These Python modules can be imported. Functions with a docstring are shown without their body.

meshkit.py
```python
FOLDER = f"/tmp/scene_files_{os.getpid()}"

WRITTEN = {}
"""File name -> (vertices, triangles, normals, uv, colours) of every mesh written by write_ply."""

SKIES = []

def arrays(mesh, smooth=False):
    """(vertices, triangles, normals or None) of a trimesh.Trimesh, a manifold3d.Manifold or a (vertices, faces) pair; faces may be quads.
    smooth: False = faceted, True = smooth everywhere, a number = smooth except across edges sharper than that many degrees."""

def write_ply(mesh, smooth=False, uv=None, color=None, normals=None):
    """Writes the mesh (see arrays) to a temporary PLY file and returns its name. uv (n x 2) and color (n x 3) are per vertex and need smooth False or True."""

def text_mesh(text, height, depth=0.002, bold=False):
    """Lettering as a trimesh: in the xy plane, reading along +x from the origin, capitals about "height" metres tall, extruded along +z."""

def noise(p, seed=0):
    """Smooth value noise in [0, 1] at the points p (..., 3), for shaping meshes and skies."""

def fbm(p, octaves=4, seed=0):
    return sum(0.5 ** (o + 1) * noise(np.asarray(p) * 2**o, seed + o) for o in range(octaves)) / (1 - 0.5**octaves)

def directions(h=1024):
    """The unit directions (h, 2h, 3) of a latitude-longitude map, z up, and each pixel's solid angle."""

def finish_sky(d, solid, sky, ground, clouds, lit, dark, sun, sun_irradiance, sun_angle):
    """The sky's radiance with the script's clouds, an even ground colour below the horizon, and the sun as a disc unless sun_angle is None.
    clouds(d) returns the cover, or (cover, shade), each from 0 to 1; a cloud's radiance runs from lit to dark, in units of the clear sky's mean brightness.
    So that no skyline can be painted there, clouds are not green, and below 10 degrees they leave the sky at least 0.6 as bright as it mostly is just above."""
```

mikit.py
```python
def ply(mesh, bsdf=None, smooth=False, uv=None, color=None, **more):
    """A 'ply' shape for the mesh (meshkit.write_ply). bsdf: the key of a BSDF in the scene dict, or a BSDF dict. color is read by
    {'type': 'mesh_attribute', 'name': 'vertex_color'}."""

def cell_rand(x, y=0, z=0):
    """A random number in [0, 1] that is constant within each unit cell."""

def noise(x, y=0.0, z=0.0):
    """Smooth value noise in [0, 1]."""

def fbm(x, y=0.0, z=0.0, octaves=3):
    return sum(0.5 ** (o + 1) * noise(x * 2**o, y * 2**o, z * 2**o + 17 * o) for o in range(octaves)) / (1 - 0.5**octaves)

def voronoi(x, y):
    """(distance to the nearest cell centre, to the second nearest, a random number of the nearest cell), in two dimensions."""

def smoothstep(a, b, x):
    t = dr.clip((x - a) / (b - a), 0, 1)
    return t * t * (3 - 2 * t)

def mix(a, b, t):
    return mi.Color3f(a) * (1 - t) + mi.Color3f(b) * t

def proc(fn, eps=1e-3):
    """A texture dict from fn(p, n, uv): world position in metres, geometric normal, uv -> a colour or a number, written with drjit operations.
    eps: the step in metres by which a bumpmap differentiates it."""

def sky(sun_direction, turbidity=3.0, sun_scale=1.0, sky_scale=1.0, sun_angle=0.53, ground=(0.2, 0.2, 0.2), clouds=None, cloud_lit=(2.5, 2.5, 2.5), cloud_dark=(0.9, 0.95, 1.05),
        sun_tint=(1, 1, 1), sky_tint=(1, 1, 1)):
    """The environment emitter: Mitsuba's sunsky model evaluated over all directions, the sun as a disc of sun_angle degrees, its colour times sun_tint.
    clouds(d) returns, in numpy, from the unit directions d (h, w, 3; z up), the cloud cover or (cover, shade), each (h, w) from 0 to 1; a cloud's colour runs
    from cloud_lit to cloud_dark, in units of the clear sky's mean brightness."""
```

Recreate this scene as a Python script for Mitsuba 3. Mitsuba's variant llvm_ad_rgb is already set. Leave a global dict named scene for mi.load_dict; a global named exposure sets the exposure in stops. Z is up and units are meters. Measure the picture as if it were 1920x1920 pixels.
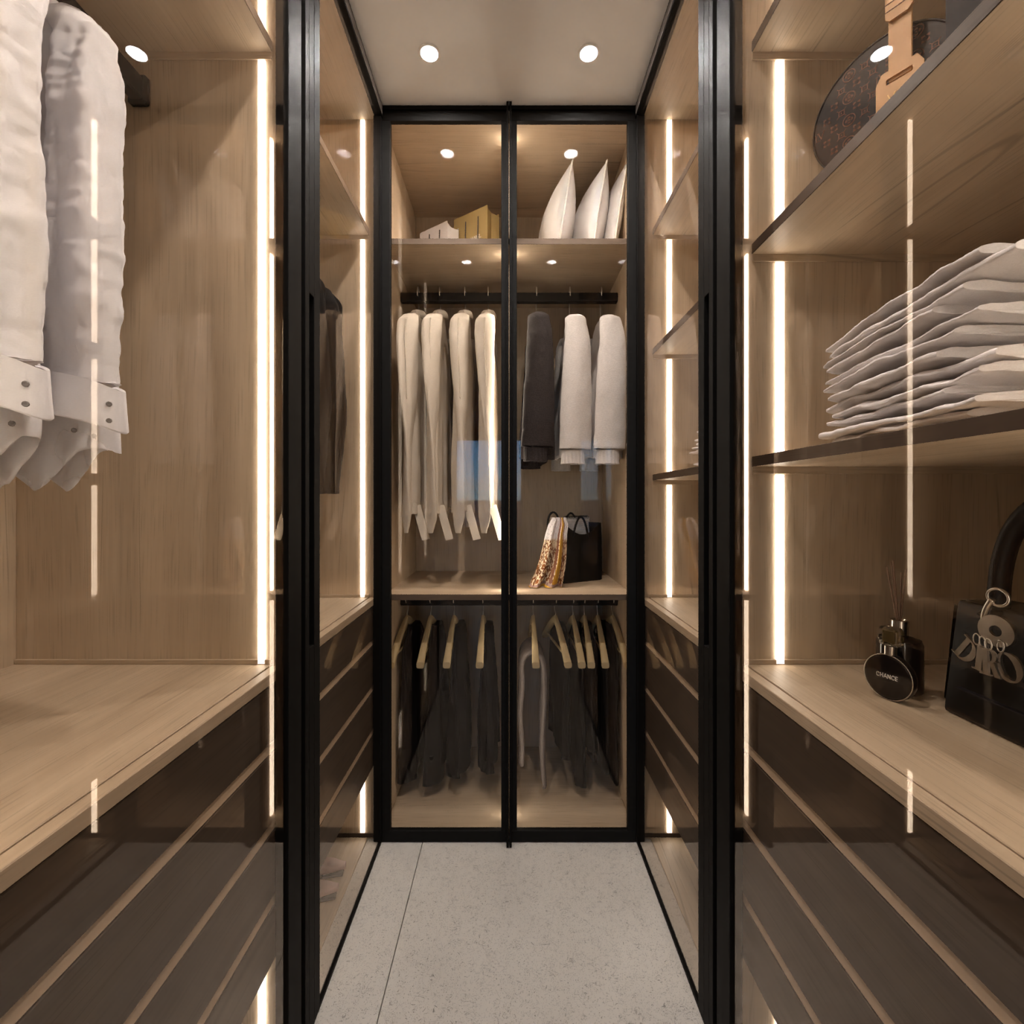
import math, random
import numpy as np
import trimesh
import mitsuba as mi
import drjit as dr
import mikit, meshkit
from mikit import noise, fbm, voronoi, smoothstep, mix, cell_rand
from shapely.geometry import Polygon, Point, box as sbox
from shapely.ops import unary_union

T = mi.ScalarTransform4f
scene, labels = {'type': 'scene'}, {}
EYE = 1.257

# ------------------------------------------------------------------ camera, sky, light levels
scene['camera'] = {'type': 'perspective', 'fov': 2 * math.degrees(math.atan(960 / 900)), 'fov_axis': 'x',
                   'principal_point_offset_x': 5.5 / 1920, 'principal_point_offset_y': 22 / 1920,
                   'near_clip': 0.02, 'far_clip': 500.0,
                   'to_world': T().look_at(origin=[0, 0, EYE], target=[0, 1, EYE], up=[0, 0, 1])}
exposure = 0.8
LED = 6.2          # radiance of the LED strips
SPOT = 860.0        # radiance of the ceiling downlights
LED_COL = (1.0, 0.90, 0.76)
SPOT_COL = (1.0, 0.94, 0.89)


def clouds(d):
    p = d * np.array([3.0, 3.0, 7.0])
    return np.clip((meshkit.fbm(p, 4, 3) - 0.5) * 4, 0, 0.8) * (d[..., 2] > 0.02)


scene['sky'] = {**mikit.sky([0.25, 0.6, 0.75], turbidity=2.5, sun_scale=0.05, sky_scale=13.0, ground=(0.06, 0.11, 0.16), clouds=clouds,
                            cloud_lit=(1.7, 1.6, 1.5), cloud_dark=(0.8, 0.9, 1.0), sky_tint=(0.6, 0.95, 1.25)), 'sampling_weight': 3.0}


# ------------------------------------------------------------------ materials
def principled(col, rough=0.5, spec=0.5, **k):
    c = col if isinstance(col, dict) else {'type': 'rgb', 'value': list(col)}
    return {'type': 'twosided', 'bsdf': {'type': 'principled', 'base_color': c, 'roughness': rough, 'specular': spec, **k}}


def oak(axis, light, dark, crack=0.45):
    def fn(p, n, uv):
        q = [p.x, p.y, p.z]
        a = q[axis]
        b, c = [q[i] for i in range(3) if i != axis]
        w = noise(b * 4 + 3, c * 4, a * 1.1) * 0.05
        f = fbm((b + w) * 170, (c + w) * 170, a * 3.5, 2)
        br = fbm((b + w) * 13 + 5, (c + w) * 13, a * 0.9, 3)
        pore = smoothstep(0.60, 0.90, noise((b + w) * 520, (c + w) * 520, a * 9))
        r = dr.abs(noise((b + 1.6 * w) * 11 + 9, (c + 1.6 * w) * 11, a * 0.45) - 0.5)
        m = smoothstep(0.56, 0.72, noise(b * 5, c * 5, a * 2.6 + 7))
        ck = (1 - smoothstep(0.002, 0.011, r)) * m * crack
        t = dr.clip(0.30 * f + 1.05 * br - 0.22, 0, 1)
        col = mix(dark, light, t)
        return col * (1 - 0.14 * pore) * (1 - 0.55 * ck)
    return mikit.proc(fn)


WL, WD = (0.535, 0.429, 0.311), (0.366, 0.276, 0.189)
for k, ax in (('oak_x', 0), ('oak_y', 1), ('oak_z', 2)):
    scene[k] = principled(oak(ax, WL, WD), 0.5, 0.35)
scene['dark_oak_y'] = principled(oak(1, (0.086, 0.060, 0.042), (0.034, 0.023, 0.016), 0.4), 0.45, 0.35)
scene['oak_lip'] = principled((0.47, 0.355, 0.25), 0.45, 0.4)
scene['rail_lit_grey'] = principled((0.085, 0.075, 0.07), 0.5, 0.3)  # grey stands for the light on the face of the black rail


def stone_fn(p, n, uv):
    x, y = p.x, p.y
    big = fbm(x * 3, y * 3, 1.3, 3)
    a = noise(x * 60, y * 60, 4.0)
    ang = noise(x * 35 + 8, y * 35) * 12.0
    cs, sn = dr.cos(ang), dr.sin(ang)
    wx, wy = noise(x * 90, y * 90, 7.0) * 0.011, noise(x * 90 + 31, y * 90, 9.0) * 0.011
    d1, _, r1 = voronoi((x + wx) * 120, (y + wy) * 165)
    d2, _, r2 = voronoi((x + wy) * 330 + 9, (y + wx) * 250)
    fl = (1 - smoothstep(0.08, 0.22, d1)) * smoothstep(0.72, 0.84, r1)
    fl2 = (1 - smoothstep(0.14, 0.36, d2)) * smoothstep(0.50, 0.8, r2)
    rg = dr.abs(noise(x * 240 + 400 * wx, y * 240, 2.0) - 0.5)
    worm = (1 - smoothstep(0.0, 0.07, rg)) * smoothstep(0.5, 0.72, a)
    col = mix((0.43, 0.39, 0.345), (0.54, 0.50, 0.45), big)
    return col * (1 - 0.55 * fl) * (1 - 0.36 * fl2) * (1 - 0.45 * worm)


scene['stone'] = principled(mikit.proc(stone_fn), 0.55, 0.3)
scene['grout'] = principled((0.20, 0.18, 0.16), 0.9)


def plaster_fn(p, n, uv):
    return mix((0.625, 0.62, 0.61), (0.725, 0.715, 0.705), fbm(p.x * 4, p.y * 4, p.z * 4 + 3, 4))


scene['plaster'] = principled(mikit.proc(plaster_fn), 0.85, 0.2)
scene['black_metal'] = principled((0.0032, 0.0028, 0.0025), 0.55, 0.07)
scene['black_satin'] = principled((0.005, 0.0045, 0.004), 0.55, 0.12)
scene['edge_shade'] = principled(oak(1, (0.075, 0.051, 0.037), (0.045, 0.030, 0.022), 0.3), 0.5, 0.25)  # darkened oak: the shade of the unlit shelf fronts is in the colour
scene['edge_half_shade'] = principled(oak(1, (0.26, 0.195, 0.14), (0.19, 0.14, 0.10), 0.3), 0.5, 0.25)  # same oak, shade of the left shelf fronts painted in more lightly
scene['edge_half_shade_x'] = principled(oak(0, (0.135, 0.10, 0.075), (0.10, 0.073, 0.054), 0.3), 0.5, 0.25)  # same oak, shade of the end shelf fronts painted in
scene['glass'] = {'type': 'thindielectric', 'int_ior': 1.32, 'specular_reflectance': {'type': 'rgb', 'value': [0.90, 0.80, 0.72]}, 'specular_transmittance': {'type': 'rgb', 'value': [0.93, 0.89, 0.85]}}
scene['trim_white'] = principled((0.7, 0.68, 0.65), 0.4)
scene['steel'] = principled((0.62, 0.58, 0.53), 0.22, 0.5, metallic=1.0)
scene['brass'] = principled((0.75, 0.52, 0.22), 0.3, 0.5, metallic=1.0)


def cloth(col, var=0.06, scale=900.0, rough=0.85):
    def fn(p, n, uv):
        v = noise(p.x * scale, p.y * scale, p.z * scale)
        return mi.Color3f(col) * (1 - var + 2 * var * v)
    return principled(mikit.proc(fn), rough, 0.25, sheen=0.3)


scene['white_cotton'] = cloth((0.68, 0.672, 0.695), 0.02, 700.0)
scene['white_knit'] = cloth((0.56, 0.535, 0.52), 0.07, 260.0)
scene['cream_wool'] = cloth((0.57, 0.51, 0.43), 0.04, 500.0)
scene['black_cloth'] = principled((0.0045, 0.004, 0.004), 0.85, 0.1)
scene['charcoal_knit'] = cloth((0.026, 0.021, 0.021), 0.3, 260.0)
scene['grey_wool'] = cloth((0.20, 0.17, 0.155), 0.1, 500.0)
scene['grey_linen'] = cloth((0.72, 0.70, 0.705), 0.05, 800.0)
scene['silk'] = principled((0.52, 0.50, 0.49), 0.42, 0.5, sheen=0.3)
scene['piping'] = principled((0.74, 0.70, 0.66), 0.5)
scene['hanger_wood'] = principled((0.50, 0.385, 0.21), 0.42, 0.4)
scene['hook_metal'] = principled((0.55, 0.50, 0.44), 0.3, 0.5, metallic=0.9)
scene['button_grey'] = principled((0.16, 0.15, 0.15), 0.35)
scene['black_leather'] = principled((0.0035, 0.0032, 0.003), 0.5, 0.2)
scene['monogram_canvas'] = principled((0.017, 0.011, 0.009), 0.6, 0.2)
scene['monogram_print'] = principled((0.105, 0.042, 0.024), 0.6, 0.2)
scene['tan_leather'] = principled((0.46, 0.255, 0.105), 0.5, 0.4)
scene['navy'] = principled((0.008, 0.007, 0.010), 0.7, 0.2)
scene['white_paper'] = principled((0.60, 0.57, 0.56), 0.6)
scene['gold_paper'] = principled((0.29, 0.205, 0.08), 0.6, 0.3)
scene['dark_cord'] = principled((0.04, 0.03, 0.025), 0.7)
scene['white_print'] = principled((0.85, 0.82, 0.78), 0.5)
scene['glossy_black'] = principled((0.008, 0.006, 0.006), 0.12, 0.5)
scene['amber_liquid'] = principled((0.16, 0.12, 0.06), 0.12, 0.5)
scene['clear_glass'] = {'type': 'dielectric', 'int_ior': 1.5}
scene['reed'] = principled((0.20, 0.12, 0.08), 0.8)
scene['page'] = principled((0.70, 0.69, 0.68), 0.8)
scene['page_line'] = principled((0.28, 0.28, 0.29), 0.8)
scene['pink_leather'] = principled((0.46, 0.31, 0.27), 0.5)
scene['pale_leather'] = principled((0.58, 0.45, 0.36), 0.5)
scene['bed_linen'] = cloth((0.30, 0.27, 0.25), 0.05, 200.0)
scene['wall_panel'] = principled((0.42, 0.37, 0.32), 0.7)
scene['curtain_cloth'] = principled((0.55, 0.54, 0.57), 0.8)


def scarf_fn(p, n, uv):
    u, v = uv.x, uv.y
    zz = p.z * 1.0
    a = noise(u * 34 + 3, zz * 150 + 2, 1.0)
    b = noise(u * 80, zz * 320, 5.0)
    spots = smoothstep(0.47, 0.53, 0.7 * a + 0.3 * b)
    brown = mix((0.26, 0.09, 0.02), (0.10, 0.035, 0.012), noise(u * 9, zz * 30, 3.0))
    cream = mi.Color3f(0.72, 0.60, 0.42)
    anim = mix((0, 0, 0), (1, 1, 1), spots) * cream + (1 - spots) * brown
    dots = (1 - smoothstep(0.10, 0.2, voronoi(u * 9, zz * 60)[0]))
    white = mi.Color3f(0.80, 0.76, 0.76) * (1 - 0.55 * dots)
    top = smoothstep(0.305, 0.265, v)
    col = white * top + anim * (1 - top)
    yb = smoothstep(0.66, 0.68, u) * smoothstep(0.80, 0.78, u)
    col = col * (1 - yb) + mi.Color3f(0.62, 0.34, 0.035) * yb
    db = smoothstep(0.58, 0.60, u) * smoothstep(0.66, 0.64, u) + smoothstep(0.80, 0.815, u) * smoothstep(0.84, 0.83, u)
    col = col * (1 - db) + mi.Color3f(0.16, 0.06, 0.03) * db
    hb = smoothstep(0.945, 0.955, v)
    col = col * (1 - hb) + mi.Color3f(0.62, 0.36, 0.05) * hb
    hl = smoothstep(0.90, 0.91, v) * (1 - hb)
    col = col * (1 - hl) + mi.Color3f(0.30, 0.2, 0.18) * hl
    return col


scene['scarf_silk'] = principled(mikit.proc(scarf_fn), 0.5, 0.4, sheen=0.4)


# ------------------------------------------------------------------ helpers
def cat(ms):
    return trimesh.util.concatenate([m if isinstance(m, trimesh.Trimesh) else trimesh.Trimesh(*m, process=False) for m in ms])


def bx(x0, x1, y0, y1, z0, z1, bev=0.0012):
    """A box with chamfered edges."""
    lo, hi = np.minimum([x0, y0, z0], [x1, y1, z1]), np.maximum([x0, y0, z0], [x1, y1, z1])
    b = min(bev, 0.3 * float((hi - lo).min()))
    if b <= 0:
        return trimesh.creation.box(bounds=[lo, hi])
    pts = []
    for s in np.ndindex(2, 2, 2):
        for k in range(3):
            p = np.where(np.array(s) == 1, hi - b, lo + b)
            p[k] = hi[k] if s[k] else lo[k]
            pts.append(p)
    return trimesh.convex.convex_hull(np.array(pts))


def tube(path, r, n=10, cap=True):
    """A round tube along a path; r is a number or one per point, or (n, 2) for an oval."""
    P = np.asarray(path, float)
    k = len(P)
    R = np.broadcast_to(np.asarray(r, float).reshape(-1, 1) if np.ndim(r) < 2 else r, (k, 2) if np.ndim(r) == 2 else (k, 1))
    R = np.hstack([R, R]) if R.shape[1] == 1 else R
    tang = np.gradient(P, axis=0)
    tang /= np.linalg.norm(tang, axis=1, keepdims=True) + 1e-12
    up = np.array([0, 0, 1.0]) if abs(tang[0][2]) < 0.9 else np.array([1.0, 0, 0])
    a = np.cross(tang[0], up)
    a /= np.linalg.norm(a)
    th = np.linspace(0, 2 * np.pi, n, endpoint=False)
    V = []
    for i in range(k):
        a = a - tang[i] * np.dot(a, tang[i])
        a /= np.linalg.norm(a) + 1e-12
        b = np.cross(tang[i], a)
        V.append(P[i] + np.outer(np.cos(th), a) * R[i, 0] + np.outer(np.sin(th), b) * R[i, 1])
    V = np.array(V)
    return grid(V, closed=True, cap0=cap, cap1=cap)


def grid(V, closed=False, cap0=False, cap1=False, uv=False):
    """A mesh from a (rows, columns, 3) array of points."""
    k, m = V.shape[:2]
    idx = np.arange(k * m).reshape(k, m)
    if closed:
        idx = np.hstack([idx, idx[:, :1]])
    a, b, c, d = idx[:-1, :-1].ravel(), idx[:-1, 1:].ravel(), idx[1:, 1:].ravel(), idx[1:, :-1].ravel()
    F = [np.stack([a, b, c], 1), np.stack([a, c, d], 1)]
    pts = [V.reshape(-1, 3)]
    nv = k * m
    for on, row, flip in ((cap0, 0, False), (cap1, k - 1, True)):
        if on:
            pts.append(V[row].mean(0, keepdims=True))
            r = idx[row]
            f = np.stack([np.full(len(r) - 1, nv), r[1:], r[:-1]], 1)
            F.append(f[:, ::-1] if flip else f)
            nv += 1
    return trimesh.Trimesh(np.vstack(pts), np.vstack(F), process=False)


def lathe(profile, n=40):
    P = np.asarray(profile, float)
    th = np.linspace(0, 2 * np.pi, n, endpoint=False)
    V = np.stack([np.outer(P[:, 0], np.cos(th)), np.outer(P[:, 0], np.sin(th)), np.repeat(P[:, 1:2], n, 1)], -1)
    return grid(V, closed=True)


def place(m, origin, u=(1, 0, 0), w=(0, 0, 1)):
    """The mesh's x axis along u, its z axis along w, its origin at origin."""
    u, w = np.array(u, float), np.array(w, float)
    u /= np.linalg.norm(u)
    w = w - u * np.dot(u, w)
    w /= np.linalg.norm(w)
    M = np.eye(4)
    M[:3, 0], M[:3, 1], M[:3, 2], M[:3, 3] = u, np.cross(w, u), w, origin
    m = m.copy()
    m.apply_transform(M)
    return m


def wrinkle(m, amp, freq, seed=0, octaves=3, ridge=False):
    """Displaces the vertices along their normals by noise; freq is one number per axis."""
    m = m.copy()
    n = np.array(m.vertex_normals)
    f = meshkit.fbm(np.asarray(m.vertices) * np.asarray(freq) + 100, octaves, seed)
    f = 1 - 2 * np.abs(2 * f - 1) if ridge else 2 * f - 1
    m.vertices = np.asarray(m.vertices) + n * (amp * f)[:, None]
    return m


def ss(a, b, x):
    t = np.clip((np.asarray(x, float) - a) / (b - a), 0, 1)
    return t * t * (3 - 2 * t)


def extrude(poly, depth):
    ps = getattr(poly, 'geoms', [poly])
    return cat([trimesh.creation.extrude_polygon(g, depth, engine='earcut') for g in ps])


def numbered(name):
    used = lambda k: k in labels or k in scene or any(s.startswith(k + '__') for s in scene)
    if not used(name):
        return name
    i = 1
    while used(f'{name}_{i:03d}'):
        i += 1
    return f'{name}_{i:03d}'


def thing(name, label, cat_, group=None):
    key = numbered(name)
    labels[key] = {'label': label, 'category': cat_}
    if group:
        labels[key]['group'] = group
    return key


def obj(name, mesh, mat, parent=None, smooth=False, label=None, **more):
    key = numbered(f'{parent}__{name}' if parent else name)
    scene[key] = mikit.ply(mesh, mat, smooth=smooth, **more)
    if label:
        labels[key] = {'label': label}
    return key


def single(name, mesh, mat, label, cat_, group=None, smooth=False, **more):
    key = numbered(name)
    scene[key] = mikit.ply(mesh, mat, smooth=smooth, **more)
    labels[key] = {'label': label, 'category': cat_}
    if group:
        labels[key]['group'] = group
    return key


def struct(name, mesh, mat, label, parent=None, **more):
    key = obj(name, mesh, mat, parent, **more)
    labels[key] = {'label': label, 'kind': 'structure'} if parent is None else {'label': label}
    return key


def emitter(col, power):
    return {'emitter': {'type': 'area', 'radiance': {'type': 'rgb', 'value': [c * power for c in col]}}}


def px(x, y, Y):
    """The point at depth Y that the photograph shows at pixel (x, y)."""
    return np.array([(x - 954.5) * Y / 900, Y, EYE + (938 - y) * Y / 900])


# ------------------------------------------------------------------ the setting
GX = 0.472          # glass plane of the side doors
CEIL = 2.70
YD = 1.772          # glass plane of the end doors
BL, BR = 1.085, 1.165   # back of the left and right wardrobes
YB = -5.6           # bedroom's window wall

fl = struct('floor', bx(-2.6, 2.6, YB - 0.1, 2.5, -0.06, -0.012, 0), 'grout', 'pale flecked stone tile floor of the passage')
xs = [-2.6, -1.518, -0.318, 0.882, 2.6]
ys = [YB, -4.6, -2.2, 0.2, 2.5]
for i in range(4):
    for j in range(4):
        if ys[j + 1] > -2.5 or abs(xs[i]) < 1.6:
            obj('tile', bx(xs[i] + 0.0012, xs[i + 1] - 0.0012, ys[j] + 0.0012, ys[j + 1] - 0.0012, -0.012, 0, 0.001), 'stone', fl)
struct('ceiling', bx(-2.6, 2.6, YB - 0.1, 2.5, CEIL, CEIL + 0.08, 0), 'plaster', 'smooth greige plaster ceiling')
struct('wall_back', bx(-1.3, 1.3, 2.44, 2.5, 0, CEIL, 0), 'plaster', 'plain wall behind the end wardrobe')
struct('wall_left', bx(-1.16, -1.11, 0.20, 2.44, 0, CEIL, 0), 'plaster', 'plain wall behind the left wardrobes')
struct('wall_right', bx(1.19, 1.24, 0.20, 2.44, 0, CEIL, 0), 'plaster', 'plain wall behind the right wardrobes')
struct('wall_front_left', bx(-2.6, -0.495, 0.25, 0.33, 0, CEIL, 0), 'wall_panel', 'bedroom wall left of the passage opening')
struct('wall_front_right', bx(0.495, 2.6, 0.25, 0.33, 0, CEIL, 0), 'wall_panel', 'bedroom wall right of the passage opening')
struct('wall_bedroom_left', bx(-2.66, -2.6, YB, 0.3, 0, CEIL, 0), 'wall_panel', 'plain side wall of the bedroom')
struct('wall_bedroom_right', bx(2.6, 2.66, YB, 0.3, 0, CEIL, 0), 'wall_panel', 'plain side wall of the bedroom on the other side')
WX0, WX1, WZ = -1.15, 0.50, 2.49
w = struct('wall_bedroom_window', cat([bx(-2.6, WX0, YB - 0.08, YB, 0, CEIL, 0), bx(WX1, 2.6, YB - 0.08, YB, 0, CEIL, 0),
                                       bx(WX0, WX1, YB - 0.08, YB, WZ, CEIL, 0)]), 'wall_panel', 'beige bedroom wall around the tall window')
wn = struct('window_1', cat([bx(WX0, WX0 + 0.05, YB - 0.07, YB - 0.02, 0, WZ), bx(WX1 - 0.05, WX1, YB - 0.07, YB - 0.02, 0, WZ),
                             bx(WX0, WX1, YB - 0.07, YB - 0.02, WZ - 0.09, WZ), bx(WX0, WX1, YB - 0.07, YB - 0.02, 0, 0.05),
                             bx(0.02, 0.07, YB - 0.07, YB - 0.02, 0, WZ)]), 'black_metal', 'tall black framed window onto a blue sky, mirrored in the end doors')
obj('pane', trimesh.Trimesh([[WX0, YB - 0.045, 0], [WX1, YB - 0.045, 0], [WX1, YB - 0.045, WZ], [WX0, YB - 0.045, WZ]], [[0, 1, 2], [0, 2, 3]]), 'glass', wn)
struct('balcony', bx(-4, 4, YB - 2.5, YB - 0.08, -0.1, -0.02), 'stone', 'pale terrace outside the window')
single('terrace_parapet', bx(-4, 4, YB - 2.55, YB - 2.45, -0.02, 0.62), 'navy', 'dark parapet of the terrace beyond the window', 'parapet')


def curtain(x0, x1, seed, label):
    n, k = 90, 6
    u = np.linspace(0, 1, n)
    rng = np.random.default_rng(seed)
    y = YB + 0.14 + 0.035 * np.sin(u * (x1 - x0) * 62 + rng.uniform(0, 6)) + 0.012 * np.sin(u * 23 + 1)
    rows = [np.stack([x0 + (x1 - x0) * u, y + 0.008 * np.sin(u * 17 + z * 2), np.full(n, z)], 1) for z in np.linspace(0.02, 2.66, k)]
    f = np.array(rows)
    b = f[:, ::-1] + [0, -0.006, 0]
    single('curtain', grid(np.concatenate([f, b], 1), closed=True), 'curtain_cloth', label, 'curtain', 'bedroom curtains', smooth=True)


curtain(-1.5, -0.98, 1, 'pale floor length curtain at the sea side window, mirrored between the cream coats')
curtain(0.22, 0.55, 2, 'pale floor length curtain gathered beside the window, mirrored next to the white jumpers')

bed = thing('bed', 'low bed with a grey brown cover, mirrored in the end doors', 'bed')
obj('base', bx(-0.85, 0.85, -4.6, -2.5, 0.04, 0.26, 0.01), 'oak_x', bed)
bm = trimesh.creation.box(bounds=[[-0.88, -4.62, 0.26], [0.88, -2.48, 0.56]])
bm = bm.subdivide_to_size(0.09)
bm = trimesh.smoothing.filter_laplacian(bm, iterations=4)
obj('mattress', wrinkle(bm, 0.012, [4, 4, 4], 3), 'bed_linen', bed, smooth=True)


def downlight(x, y, label):
    k = thing('downlight', label, 'ceiling light', 'round ceiling downlights')
    ring = lathe([(0.0275, -0.0005), (0.0285, -0.004), (0.0335, -0.004), (0.035, 0.0)], 40)
    ring.apply_translation([x, y, CEIL])
    obj('ring', ring, 'trim_white', k, smooth=30)
    th = np.linspace(0, 2 * np.pi, 32, endpoint=False)
    v = np.vstack([[[x, y, CEIL - 0.001]], np.stack([x + 0.0275 * np.cos(th), y + 0.0275 * np.sin(th), np.full(32, CEIL - 0.001)], 1)])
    f = [[0, 1 + (i + 1) % 32, 1 + i] for i in range(32)]
    obj('lamp', trimesh.Trimesh(v, f, process=False), 'trim_white', k, label='glowing lamp disc', **emitter(SPOT_COL, SPOT))


downlight(-0.257, 1.548, 'round white downlight in the ceiling near the end doors, left of the pair')
downlight(0.257, 1.548, 'round white downlight in the ceiling near the end doors, right of the pair')
downlight(-0.257, 0.64, 'round white downlight above the front of the passage, left, mirrored in the end doors')
downlight(0.257, 0.64, 'round white downlight above the front of the passage, right, mirrored in the end doors')
downlight(-1.4, -1.0, 'added unseen fill lamp in the bedroom ceiling behind the camera, left')  # four unseen lamps added as fill, kept clear of the end glass
downlight(1.4, -1.0, 'added unseen fill lamp in the bedroom ceiling behind the camera, right')
downlight(-1.95, -3.2, 'added unseen fill lamp in the bedroom ceiling near the bed, left')
downlight(1.95, -3.2, 'added unseen fill lamp in the bedroom ceiling near the bed, right')


# ------------------------------------------------------------------ wardrobes at the sides
def pane(verts, parent):
    obj('pane', trimesh.Trimesh(verts, [[0, 1, 2], [0, 2, 3]], process=False), 'glass', parent, label='clear bronze tinted glass pane')


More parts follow.
